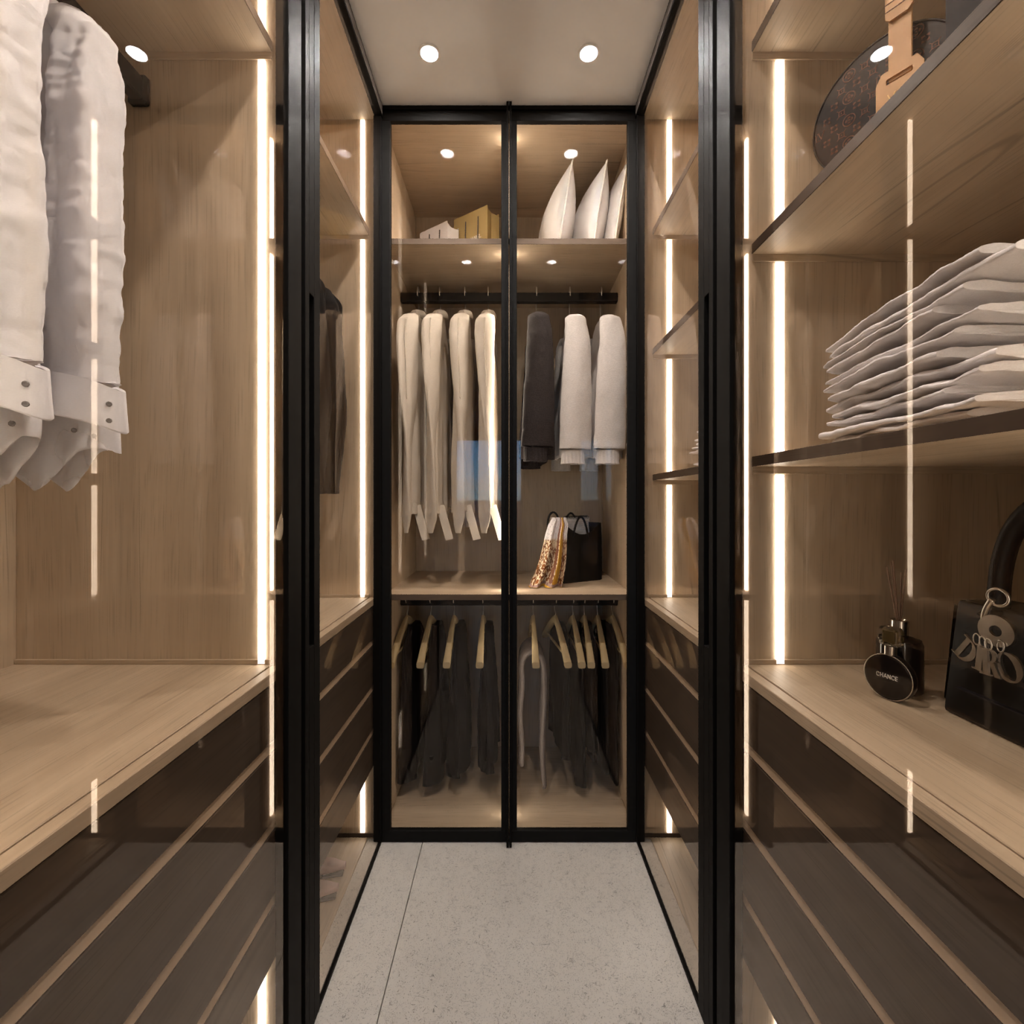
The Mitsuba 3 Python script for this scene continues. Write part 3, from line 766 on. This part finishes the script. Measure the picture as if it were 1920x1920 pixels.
def paper_bag(near, length, gus, h, ang, mat, label, word=None):
    k = thing('paper_bag', label, 'bag')
    c, s = math.cos(ang), math.sin(ang)
    t = 0.0012
    d = np.array([-c, s, 0])     # along the wide face, away from the camera
    gdir = np.array([s, c, 0])   # along the gusset
    o = np.array([near[0], near[1], 2.2405])
    def wall(a, b, hh):
        nrm = np.cross(b - a, [0, 0, 1.0])
        nrm = nrm / np.linalg.norm(nrm) * t
        pts = np.array([a, b, b + nrm, a + nrm])
        return trimesh.convex.convex_hull(np.vstack([pts, pts + [0, 0, hh]]))
    p0, p1, p2, p3 = o, o + d * length, o + d * length + gdir * gus, o + gdir * gus
    mid0, mid1 = (p0 + p3) / 2 - d * -0.012 * 1.0, (p1 + p2) / 2 - d * 0.012
    sides = cat([wall(p0, p1, h), wall(p2, p3, h), wall(p3, (p0 + p3) / 2 + d * 0.012, h * 0.965), wall((p0 + p3) / 2 + d * 0.012, p0, h * 0.965), wall(p1, (p1 + p2) / 2 - d * 0.012, h * 0.965), wall((p1 + p2) / 2 - d * 0.012, p2, h * 0.965)])
    obj('sides', sides, mat, k)
    nf = -gdir
    for q in (0.25, 0.62):
        a = o + d * length * q + nf * 0.004
        obj('cord', tube([a + [0, 0, h * 0.88], a + nf * 0.003 + [0, 0, h * 0.6], a + nf * 0.002 + [0, 0, h * 0.34]], 0.0024, 7), 'dark_cord', k, smooth=True, label='dark cord handle')
    if word:
        tx = meshkit.text_mesh(word, 0.016, 0.0008, bold=True)
        tx.apply_translation([-tx.bounds[1][0] / 2 - tx.bounds[0][0] / 2, 0, 0])
        obj('lettering', place(tx, o + d * length * 0.40 + nf * 0.0018 + [0, 0, h * 0.565], -d, nf), 'white_print', k, label='white printed lettering')


paper_bag((-0.094, 2.085), 0.195, 0.085, 0.300, 0.62, 'gold_paper', 'gold brown paper carrier bag with dark cords on the upper end shelf', 'CHANEL')
paper_bag((-0.270, 2.10), 0.17, 0.075, 0.240, 0.62, 'white_paper', 'white paper carrier bag with dark cords on the upper end shelf')

# ------------------------------------------------------------------ tote bag, notebook and silk scarf on the middle shelf
tz = 0.9035
A0, A1 = np.array([0.232, 2.03, tz]), np.array([0.412, 2.135, tz])
ax_ = (A1 - A0) / np.linalg.norm(A1 - A0)
bk = np.array([-ax_[1], ax_[0], 0])
Lw, Dp, Hh = np.linalg.norm(A1 - A0), 0.105, 0.255
tote = thing('tote_bag', 'black leather tote bag with round handles on the middle end shelf', 'handbag')
def tote_ring(z, inset, outw=0.0, dip=0.0):
    n = 16
    pts = []
    for a, b, c_ in ((0, 1, 0), (1, 1, 1), (2, 1, 0), (3, 1, 1)):
        s = np.linspace(0, 1, n, endpoint=False)
        if a == 0:
            q = [(A0 + ax_ * Lw * t, -1, t) for t in s]
        elif a == 1:
            q = [(A0 + ax_ * Lw + bk * Dp * t, 0, t) for t in s]
        elif a == 2:
            q = [(A0 + ax_ * Lw * (1 - t) + bk * Dp, 1, t) for t in s]
        else:
            q = [(A0 + bk * Dp * (1 - t), 0, t) for t in s]
        for p, face, t in q:
            drop_ = dip * math.sin(math.pi * t) if face == -1 else dip * 0.3 * math.sin(math.pi * t) if face == 1 else 0
            ctr = A0 + ax_ * Lw / 2 + bk * Dp / 2
            v = p - ctr
            v = v * (1 - inset) 
            if face == 0:
                v = v - np.sign(np.dot(v, ax_)) * ax_ * outw * math.sin(math.pi * t)
            pts.append(ctr * [1, 1, 0] + [v[0], v[1], z - drop_])
    return np.array(pts)
rows = [tote_ring(tz, 0.06), tote_ring(tz + 0.004, 0.0), tote_ring(tz + 0.10, -0.01), tote_ring(tz + 0.19, 0.0, 0.01, 0.0), tote_ring(tz + Hh, 0.03, 0.02, 0.05),
        tote_ring(tz + Hh, 0.05, 0.02, 0.05), tote_ring(tz + 0.12, 0.05), tote_ring(tz + 0.01, 0.06)]
obj('body', grid(np.array(rows), closed=True, cap0=True, cap1=True), 'black_leather', tote, smooth=35)
for dpt, hgt, c_ in ((0.0, 0.062, 0.44), (1.0, 0.045, 0.55)):
    b0 = A0 + ax_ * Lw * (c_ - 0.20) + bk * Dp * (0.02 + 0.95 * dpt)
    b1 = A0 + ax_ * Lw * (c_ + 0.20) + bk * Dp * (0.02 + 0.95 * dpt)
    zt = tz + Hh - (0.05 if dpt == 0 else 0.02)
    p = [b0 * (1 - t) + b1 * t + np.array([0, 0, -tz + zt - 0.02 + (hgt + 0.035) * math.sin(math.pi * t) ** 0.7]) for t in np.linspace(0, 1, 24)]
    obj('handle', tube(np.array(p), 0.0045, 10), 'black_leather', tote, smooth=True)
p = [A0 + bk * 0.05 + np.array([-0.012 + 0.024 * math.cos(a) - 0.005, -0.012, 0.250 + 0.052 * math.sin(a)]) for a in np.linspace(-0.6, math.pi + 0.6, 26)]
obj('handle', tube(np.array(p), 0.0042, 10), 'black_leather', tote, smooth=True)
nb = thing('notebook', 'spiral bound ruled notebook standing in the black tote bag', 'notebook')
N0 = A0 + ax_ * 0.045 + bk * 0.062 + np.array([0, 0, 0.015])
def nbx(x0, x1, y0, y1, z0, z1):
    return place(bx(x0, x1, y0, y1, z0, z1, 0.0006), N0, ax_)
obj('pages', nbx(0, 0.145, 0, 0.008, 0, 0.262), 'page', nb)
for i in range(16):
    obj('ruled_line', nbx(0.012, 0.138, -0.0006, 0.0002, 0.10 + i * 0.0095, 0.1008 + i * 0.0095), 'page_line', nb)
for i in range(18):
    q = N0 + ax_ * (0.010 + i * 0.0074)
    ring_ = [q + bk * (0.004 + 0.0075 * math.cos(a)) + np.array([0, 0, 0.262 + 0.0075 * math.sin(a)]) for a in np.linspace(0, 2 * math.pi, 14)]
    obj('spiral_ring', tube(np.array(ring_), 0.0011, 6, cap=False), 'black_metal', nb, smooth=True)

# silk scarf: a pleated sheet that hangs from the bag's left corner and spreads on the shelf
ky = 1.955
outline = [(974, 1034, 1062), (984, 1028, 1066), (1003, 1022, 1064), (1030, 1016, 1064), (1055, 1009, 1063), (1076, 1001, 1060), (1092, 993, 1057), (1101, 989, 1056), (1106, 988, 1056)]
nv, nu = 70, 80
yv = np.linspace(974, 1106, nv)
xl, xr = np.interp(yv, [o[0] for o in outline], [o[1] for o in outline]), np.interp(yv, [o[0] for o in outline], [o[2] for o in outline])
rows, uvs = [], []
for i in range(nv):
    t = i / (nv - 1)
    u = np.linspace(0, 1, nu)
    Yc = ky + 0.06 * (1 - t) ** 1.5 * 0 + 0.03 * (1 - t) - 0.012 * t
    P = np.array([px(xl[i] + (xr[i] - xl[i]) * q, yv[i], Yc) for q in u])
    f = (0.006 + 0.016 * t)
    P[:, 1] += f * (np.sin(u * 15 + 0.6 + 1.2 * t) + 0.5 * np.sin(u * 31 + 2)) 
    P[:, 0] += 0.006 * t * np.sin(u * 15 + 2.0)
    P[:, 2] += -0.010 * t ** 3 * np.sin(u * 9 + 0.5) 
    rows.append(P)
    uvs.append(np.stack([u, np.full(nu, t)], 1))
# over the top and down behind
R0 = rows[0]
for j, (dy, dz) in enumerate(((0.008, 0.006), (0.020, 0.008), (0.034, 0.003), (0.044, -0.02))):
    rows.insert(0, R0 + [0, dy, dz])
    uvs.insert(0, uvs[-1] * [1, 0])
V = np.array(rows)
V[..., 2] = np.maximum(V[..., 2], 0.9055)
sc_ = grid(V)
sb_ = grid(V[:, ::-1] + [0, 0.0022, 0])
both = cat([sc_, sb_])
uva = np.array(uvs).reshape(-1, 2)
uvb = np.array(uvs)[:, ::-1].reshape(-1, 2)
single('silk_scarf', both, 'scarf_silk', 'silk scarf with animal print and yellow edge draped over the black tote', 'scarf', smooth=True, uv=np.vstack([uva, uvb]))


# ------------------------------------------------------------------ right near wardrobe: folded shirts, bags, bottles
def folded_shirt(x0, y0, y1, z, h, depth, seed, bulge):
    """Three folded layers with crumpled edges and skewed corners."""
    rng = np.random.default_rng(seed)
    ms = []
    nl = 2
    for l in range(nl):
        n, m = 80, 40
        th = np.linspace(0, 2 * np.pi, m, endpoint=False)
        t = np.linspace(0, 1, n)
        ya, yb = y0 - rng.uniform(0.0, 0.018), y1 + rng.uniform(-0.05, 0.05)
        skew = rng.uniform(-0.14, 0.14)
        fr = x0 + rng.uniform(0, 0.020) + 0.010 * (meshkit.noise(np.stack([t * 6, 0 * t, 0 * t + seed + l], 1)) - 0.5)
        ht = h / nl * 0.60 * rng.uniform(0.9, 1.12)
        amp = 0.011
        wav = amp * (meshkit.fbm(np.stack([t * 5, 0 * t, 0 * t + seed * 3 + l], 1), 3, 2) - 0.5)
        rows = []
        for i in range(n):
            c_, s_ = np.cos(th), np.sin(th)
            c_ = np.sign(c_) * np.abs(c_) ** 0.30
            s_ = np.sign(s_) * np.abs(s_) ** 0.55
            half = depth / 2
            x = fr[i] + half - half * c_
            frac = (x - x0) / depth
            y = ya + (yb - ya) * t[i] + skew * (frac - 0.5) * 0.25 * (1 - 2 * t[i])
            zc = z + (l + 0.5) * h / nl + bulge * t[i] ** 0.7 + wav[i] * (1 - 0.6 * np.clip(frac, 0, 1))
            droop = -0.003 * ss(0.12, 0.0, frac) * rng.uniform(0.6, 1.0)
            rows.append(np.stack([x, y, zc + droop + ht * s_ * (0.85 + 0.15 * ss(0, 0.25, frac))], 1))
        g = grid(np.array(rows), closed=True, cap0=True, cap1=True)
        g = wrinkle(g, 0.0032, [26, 7, 30], seed * 7 + l, 2, ridge=True)
        ms.append(wrinkle(g, 0.0009, [70, 50, 90], seed * 7 + l + 3, 2))
    return cat(ms)


ords = ['bottom', 'second from the bottom', 'third from the bottom', 'fourth from the bottom', 'fifth from the bottom', 'topmost']
zz = 1.3535
for i in range(6):
    single('folded_shirt', folded_shirt(0.545 + 0.006 * (i % 2), 0.862 - 0.004 * i, 0.590, zz, 0.0285, 0.27, 101 + i, 0.002 + 0.0062 * i), 'grey_linen',
           f'folded grey white shirt, {ords[i]} of the big right pile', 'shirt', 'folded shirts on the near right shelf', smooth=45)
    zz += 0.0285 + (0.006 if i == 2 else 0.0005)
zz = 1.3535
for i in range(5):
    single('folded_shirt', folded_shirt(0.60 + 0.012 * math.sin(i * 2.1), 1.60 - 0.01 * i, 1.24, zz, 0.026, 0.26, 201 + i, 0.002), 'grey_linen',
           f'folded shirt, {ords[i]} of the small pile beyond the right door post', 'shirt', 'folded shirts on the far right shelf', smooth=45)
    zz += 0.0265

# round monogram bag on the shelf above
th0 = -0.5748
uR = np.array([math.sin(th0), math.cos(th0), 0])     # towards the far end of the disc
nF = np.array([-uR[1], uR[0], 0])                    # out of the face, towards the passage and the camera
Rb = 0.1062
cF = np.array([0.623, 0.8035, 1.8185 + Rb])
rb = thing('round_bag', 'small round brown monogram bag with tan leather strap on the top right shelf', 'handbag')
prof = [(0.0, 0.0), (Rb - 0.004, 0.0), (Rb - 0.001, -0.001), (Rb, -0.004), (Rb, -0.068), (Rb - 0.004, -0.072), (0, -0.072)]
obj('case', place(lathe(prof, 96), cF, -uR, nF), 'monogram_canvas', rb, smooth=30)
tor = tube([[(Rb - 0.001) * math.cos(a), (Rb - 0.001) * math.sin(a), 0.0] for a in np.linspace(0, 2 * math.pi, 90)], 0.0016, 6, cap=False)
obj('edge_piping', place(tor, cF, -uR, nF), 'monogram_canvas', rb, smooth=True)
def ring2(r0, r1):
    return Point(0, 0).buffer(r1).difference(Point(0, 0).buffer(r0))
def petals(r, n, a0=0.0):
    return unary_union([Point(r * 0.62 * math.cos(a0 + i * 2 * math.pi / n), r * 0.62 * math.sin(a0 + i * 2 * math.pi / n)).buffer(r * 0.34, 4) for i in range(n)])
from shapely import affinity
g_ring = unary_union([ring2(0.0058, 0.0068), petals(0.0044, 4).difference(petals(0.0026, 4)), Point(0, 0).buffer(0.0010)])
g_star = unary_union([petals(0.0048, 4, math.pi / 4).difference(Point(0, 0).buffer(0.0018)).difference(petals(0.0034, 4, math.pi / 4))] + [affinity.rotate(sbox(0.0024, -0.0004, 0.0052, 0.0004), 45 + 90 * i, origin=(0, 0)) for i in range(4)])
g_dia = unary_union([sbox(-0.0032, -0.0032, 0.0032, 0.0032).difference(sbox(-0.0022, -0.0022, 0.0022, 0.0022)), Point(0, 0).buffer(0.0008)] + [affinity.translate(affinity.rotate(sbox(-0.0004, 0, 0.0004, 0.0026), -45 + 90 * i, origin=(0, 0)), *(0.003 * np.array([[1, 1], [-1, 1], [-1, -1], [1, -1]])[i])) for i in range(4)])
g_lv = unary_union([sbox(-0.0046, -0.005, -0.0036, 0.003), sbox(-0.0058, 0.0026, -0.0024, 0.0032), sbox(-0.0046, -0.005, 0.0006, -0.0042),
                    Polygon([(-0.0026, 0.005), (-0.0014, 0.005), (0.0016, -0.002), (0.0044, 0.005), (0.0052, 0.005), (0.0020, -0.0040), (0.0012, -0.0040)]), sbox(-0.0036, 0.0046, -0.0004, 0.0052), sbox(0.003, 0.0046, 0.0062, 0.0052)])
glyphs = []
kinds = [extrude(affinity.scale(g, 1.5, 1.5, origin=(0, 0)), 0.0004) for g in (g_lv, g_star, g_ring, g_dia)]
for r_ in range(-6, 7):
    for c_ in range(-6, 7):
        gx, gy = c_ * 0.0235 + (0.01175 if r_ % 2 else 0), r_ * 0.0195
        if math.hypot(gx, gy) < Rb - 0.010:
            m_ = kinds[[0, 1, 2, 3][(c_ + 2 * (r_ % 2)) % 4 if r_ % 2 == 0 else ((c_ * 2 + 1) % 4)]].copy()
            m_.apply_translation([gx, gy, 0.0001])
            glyphs.append(m_)
obj('monogram', place(cat(glyphs), cF, -uR, nF), 'monogram_print', rb, label='reddish brown printed monogram')
# strap with keeper loops, and the luggage tag on it
sp = cF + nF * 0.022 - uR * 0.034
sx, su = -uR, np.array([0, 0, 1.0])
def onface(m, o):
    return place(m, o, -uR, nF)
obj('strap', onface(bx(-0.0155, 0.0155, -0.036, 0.22, 0, 0.004, 0.001), sp + [0, 0, 0.04]), 'tan_leather', rb, label='tan leather strap')
for zz_, hh_ in ((0.105, 0.040), (0.185, 0.045)):
    lp = extrude(Polygon([(-0.018, 0), (-0.012, -0.006), (0.012, -0.006), (0.018, 0), (0.018, hh_), (-0.018, hh_)]), 0.004)
    obj('strap_loop', onface(lp, sp + nF * 0.0045 + [0, 0, zz_]), 'tan_leather', rb)
    for q in (0.010, 0.022):
        obj('stitching', onface(bx(-0.018, 0.018, q, q + 0.0012, 0.004, 0.0046, 0), sp + nF * 0.0045 + [0, 0, zz_]), 'monogram_print', rb)
tg_ = Polygon([(-0.034, -0.075), (0.034, -0.075), (0.034, 0.004), (0.026, 0.016), (-0.026, 0.016), (-0.034, 0.004)]).buffer(0.004).difference(sbox(-0.019, 0.000, 0.019, 0.005).buffer(0.002))
tag = obj('luggage_tag', onface(extrude(affinity.scale(tg_, 0.82, 1, origin=(0, 0)), 0.004), sp + nF * 0.003 + [0, 0, 0.002]), 'tan_leather', rb, label='tan leather luggage tag')
for ch, dx in (('V', -0.016), ('L', 0.006)):
    tx = meshkit.text_mesh(ch, 0.013, 0.0008)
    tx.apply_translation([dx, -0.032, 0.004])
    obj('gold_letter', onface(tx, sp + nF * 0.003 + [0, 0, 0.002]), 'brass', tag, label='small gold letter')
nc = thing('vanity_case', 'dark navy case at the front of the top right shelf, nearer than the round bag', 'bag')
obj('body', bx(0.585, 0.74, 0.52, 0.655, 1.8185, 2.02, 0.012), 'navy', nc)
obj('lid_seam', bx(0.584, 0.741, 0.519, 0.656, 1.96, 1.962, 0), 'black_leather', nc)

# round scent bottle
pb = np.array([0.690, 0.868, 0.8975])
ub = np.array([math.cos(1.2), -math.sin(1.2), 0])    # reading direction of the lettering
nb_ = np.array([-math.sin(1.2), -math.cos(1.2), 0])  # out of its face
pk = thing('perfume_bottle', 'flat round black scent bottle with a clear cap on the near right counter', 'bottle')
rr = 0.041
dsc = lathe([(0, 0.010), (rr - 0.006, 0.010), (rr - 0.002, 0.008), (rr, 0.004), (rr, -0.004), (rr - 0.002, -0.008), (rr - 0.006, -0.010), (0, -0.010)], 64)
cb = pb + [0, 0, rr]
obj('body', place(dsc, cb, ub, nb_), 'glossy_black', pk, smooth=30)
obj('rim', place(tube([[(rr - 0.001) * math.cos(a), (rr - 0.001) * math.sin(a), 0.0085] for a in np.linspace(0, 2 * math.pi, 70)], 0.0009, 6, cap=False), cb, ub, nb_), 'steel', pk, smooth=True)
tx = meshkit.text_mesh('CHANCE', 0.0076, 0.0006)
tx.apply_translation([-(tx.bounds[0][0] + tx.bounds[1][0]) / 2, -0.002, 0.0101])
tx.apply_scale([0.82, 1, 1])
obj('lettering', place(tx, cb, ub, nb_), 'white_print', pk, label='white lettering on the bottle')
nk = lathe([(0, 0), (0.0095, 0), (0.0095, 0.0155), (0, 0.0155)], 32)
obj('neck', place(nk, pb + [0, 0, 2 * rr - 0.001], ub), 'steel', pk, smooth=30, label='silver neck')
cp = bx(-0.019, 0.019, -0.010, 0.010, 0, 0.034, 0.005)
ck = obj('cap', place(cp, pb + [0, 0, 2 * rr + 0.015], ub), 'clear_glass', pk, label='clear faceted cap')
obj('cap_insert', place(bx(-0.011, 0.011, -0.005, 0.005, 0.004, 0.028, 0.002), pb + [0, 0, 2 * rr + 0.015], ub), 'amber_liquid', ck)

# reed diffuser
rd = thing('reed_diffuser', 'dark reed diffuser with a silver collar behind the round scent bottle', 'diffuser')
rc = np.array([0.742, 0.912, 0.8975])
bd = lathe([(0, 0), (0.033, 0), (0.036, 0.003), (0.036, 0.088), (0.033, 0.097), (0.014, 0.103), (0.012, 0.110), (0, 0.110)], 40)
bd.apply_translation(rc)
obj('jar', bd, 'glossy_black', rd, smooth=35)
cl = lathe([(0.0, 0.106), (0.0145, 0.106), (0.0145, 0.132), (0.0125, 0.133), (0.0105, 0.130), (0.0, 0.130)], 32)
cl.apply_translation(rc)
obj('collar', cl, 'steel', rd, smooth=35, label='silver collar')
for dx, dy, h_ in ((-0.032, -0.01, 0.105), (-0.006, 0.012, 0.11), (0.004, -0.01, 0.10), (0.012, 0.01, 0.09), (-0.012, 0.0, 0.115)):
    obj('reed', tube(np.array([rc + [dx * 0.15, dy * 0.15, 0.125], rc + [dx, dy, 0.13 + h_]]), 0.0013, 6), 'reed', rd, smooth=True)

# big black handbag with silver letters
hb = thing('handbag', 'large black leather handbag with silver letter charms at the right edge of the counter', 'handbag')
hx0, hx1, hy0, hy1, hz = 0.722, 0.86, 0.44, 0.81, 0.8975
m = trimesh.creation.box(bounds=[[hx0, hy0, hz], [hx1, hy1, hz + 0.185]]).subdivide_to_size(0.012)
v = np.asarray(m.vertices).copy()
tt = (v[:, 2] - hz) / 0.185
cx_ = (hx0 + hx1) / 2
v[:, 0] = cx_ + (v[:, 0] - cx_) * (1 - 0.35 * tt)
m.vertices = v
m = trimesh.smoothing.filter_laplacian(m, iterations=26)
m.apply_translation([0, 0, hz - m.bounds[0][2]])
obj('body', m, 'black_leather', hb, smooth=True)
obj('front_seam', bx(hx0 - 0.001 + 0.004, hx0 + 0.012, hy0 + 0.03, hy1 - 0.03, hz + 0.055, hz + 0.057, 0), 'navy', hb)
yc_, wv_ = 0.672, 0.088
p = [[0.775, yc_ + wv_ * math.cos(a), 1.075 + 0.185 * math.sin(a) ** 0.8 if 0 < a < math.pi else 1.075] for a in np.linspace(0, math.pi, 40)]
obj('handle', tube(np.array(p), np.tile([0.0125, 0.015], (40, 1)), 14), 'black_leather', hb, smooth=True)
fl_ = lathe([(0.0, 0.012), (0.016, 0.010), (0.024, 0.0), (0.0, 0.0)], 24)
for sg in (-1, 1):
    q = fl_.copy()
    q.apply_translation([0.775, yc_ + sg * wv_, 1.074])
    obj('handle_foot', q, 'black_leather', hb, smooth=40)
# charms: a ring on the handle, a curved hook, a holed disc and four letters
hang = np.array([0.700, 0.687, 1.118])
ch = obj('charm_ring', tube(np.array([hang + [0, 0.015 * math.cos(a), 0.012 * math.sin(a)] for a in np.linspace(0, 2 * math.pi, 30)]), 0.0022, 8, cap=False), 'steel', hb, smooth=True, label='silver ring')
obj('charm_hook', tube(np.array([hang + [-0.002, 0.006 + 0.012 * math.sin(a * 1.3), -0.004 - 0.026 * a] for a in np.linspace(0, 1.5, 20)]), 0.0042, 10), 'steel', ch, smooth=True)
dk_ = extrude(affinity.scale(ring2(0.009, 0.026), 1, 0.85), 0.004)
obj('charm_disc', place(dk_, hang + [-0.004, -0.004, -0.047], [0, -1, 0], [-1, 0, 0]), 'steel', ch, smooth=30)
def serif(parts):
    return extrude(unary_union(parts), 0.004)
stem = lambda x0, x1: sbox(x0, -0.048, x1, 0)
ser = lambda x, w, y: sbox(x - w, y - 0.0012, x + w, y + 0.0012)
L_I = serif([stem(-0.006, 0.006), ser(0, 0.012, -0.001), ser(0, 0.012, -0.047)])
L_O = serif([affinity.translate(affinity.scale(Point(0, 0).buffer(0.026, 24), 0.92, 1).difference(affinity.scale(Point(0, 0).buffer(0.0225, 24), 0.5, 1)), 0, -0.028)])
bowl = affinity.translate(affinity.scale(Point(0, 0).buffer(0.024, 24), 0.95, 1).difference(affinity.scale(Point(0, 0).buffer(0.021, 24), 0.55, 1)), -0.002, -0.024).intersection(sbox(-0.002, -0.06, 0.05, 0.01))
L_D = serif([stem(-0.012, -0.002), ser(-0.008, 0.011, -0.001), ser(-0.008, 0.011, -0.047), bowl])
rb_ = affinity.translate(affinity.scale(Point(0, 0).buffer(0.0125, 24), 1.1, 1).difference(affinity.scale(Point(0, 0).buffer(0.0102, 24), 0.6, 1)), 0, -0.0125).intersection(sbox(0.0, -0.06, 0.05, 0.01))
L_R = serif([stem(-0.012, -0.002), ser(-0.008, 0.011, -0.001), ser(-0.008, 0.011, -0.047), rb_, sbox(-0.002, -0.0252, 0.004, -0.0225), Polygon([(0.0, -0.024), (0.009, -0.024), (0.019, -0.048), (0.009, -0.048)])])
top_ = hang + [-0.006, -0.002, -0.072]
for (Lm, dy, rot, out, nm) in ((L_D, 0.030, 0.62, -0.001, 'D'), (L_I, 0.012, 0.12, -0.006, 'I'), (L_O, -0.014, -0.42, -0.002, 'O'), (L_R, -0.004, -0.05, -0.011, 'R')):
    m_ = Lm.copy()
    m_.apply_scale(0.78)
    m_.apply_transform(trimesh.transformations.rotation_matrix(-rot, [0, 0, 1]))
    obj('charm_letter', place(m_, top_ + [out, dy, 0], [0, -1, 0], [-1, 0, 0]), 'steel', ch, smooth=30, label=f'silver letter {nm}')
    obj('charm_link', tube(np.array([top_ + [out - 0.002, dy * 0.8, 0.006] + [0, 0.005 * math.cos(a), 0.008 * math.sin(a)] for a in np.linspace(0, 2 * math.pi, 18)]), 0.0011, 6, cap=False), 'steel', ch, smooth=True)

# rolled belt on the far right counter
th = np.linspace(0, 2 * math.pi, 50)
V = np.array([[[0.645 + r * math.cos(a) * 0.35, 1.43 + r * math.cos(a) * 0.9, 0.8975 + 0.046 + r * math.sin(a)] if s < 0 else
               [0.645 + r * math.cos(a) * 0.35 + 0.03 * 0.93, 1.43 + r * math.cos(a) * 0.9 - 0.03 * 0.36, 0.8975 + 0.046 + r * math.sin(a)] for r, s in ((0.046, -1), (0.046, 1), (0.042, 1), (0.042, -1))] for a in th])
single('rolled_belt', grid(V, closed=True), 'pale_leather', 'pale leather belt rolled up on the far right counter beside the door post', 'belt', smooth=40)


# pink shoes on the floor of the far left wardrobe
def shoe(x, y, ang, label):
    k = thing('shoe', label, 'shoe', 'pair of pink shoes')
    n, m = 40, 28
    s = np.linspace(0, 1, n)
    rows = []
    for t in s:
        th = np.linspace(0, 2 * np.pi, m, endpoint=False)
        wd_ = 0.036 * (math.sin(math.pi * min(1, 0.10 + 0.86 * t)) ** 0.5) * (0.82 + 0.18 * math.cos(2 * math.pi * (t - 0.72)))
        sole = 0.010 + 0.042 * float(ss(0.62, 0.25, t))
        top = sole + 0.030 + 0.022 * float(ss(0.35, 0.0, t)) - 0.012 * float(ss(0.75, 1, t))
        c_, s_ = np.cos(th), np.sin(th)
        rows.append(np.stack([np.full(m, 0.115 - 0.23 * t) * -1, wd_ * np.sign(c_) * np.abs(c_) ** 0.8, (sole + top) / 2 + (top - sole) / 2 * np.sign(s_) * np.abs(s_) ** 0.8 * (1.0)], 1))
    g = grid(np.array(rows), closed=True, cap0=True, cap1=True)
    c, s_ = math.cos(ang), math.sin(ang)
    o = [x, y, 0.007]
    obj('upper', place(g, o, [c, s_, 0]), 'pink_leather', k, smooth=True)
    obj('heel', place(trimesh.convex.convex_hull(np.array([[-0.11, -0.02, 0], [-0.075, -0.018, 0], [-0.075, 0.018, 0], [-0.11, 0.02, 0], [-0.115, -0.028, 0.055], [-0.05, -0.024, 0.045], [-0.05, 0.024, 0.045], [-0.115, 0.028, 0.055]])), o, [c, s_, 0]), 'pink_leather', k)
    obj('sole', place(bx(0.0, 0.11, -0.028, 0.028, 0, 0.011, 0.003), o, [c, s_, 0]), 'dark_cord', k)


shoe(-0.655, 1.50, 0.25, 'dusty pink heeled shoe on the far left wardrobe floor, nearer of the pair')
shoe(-0.665, 1.60, 0.18, 'dusty pink heeled shoe on the far left wardrobe floor, farther of the pair')
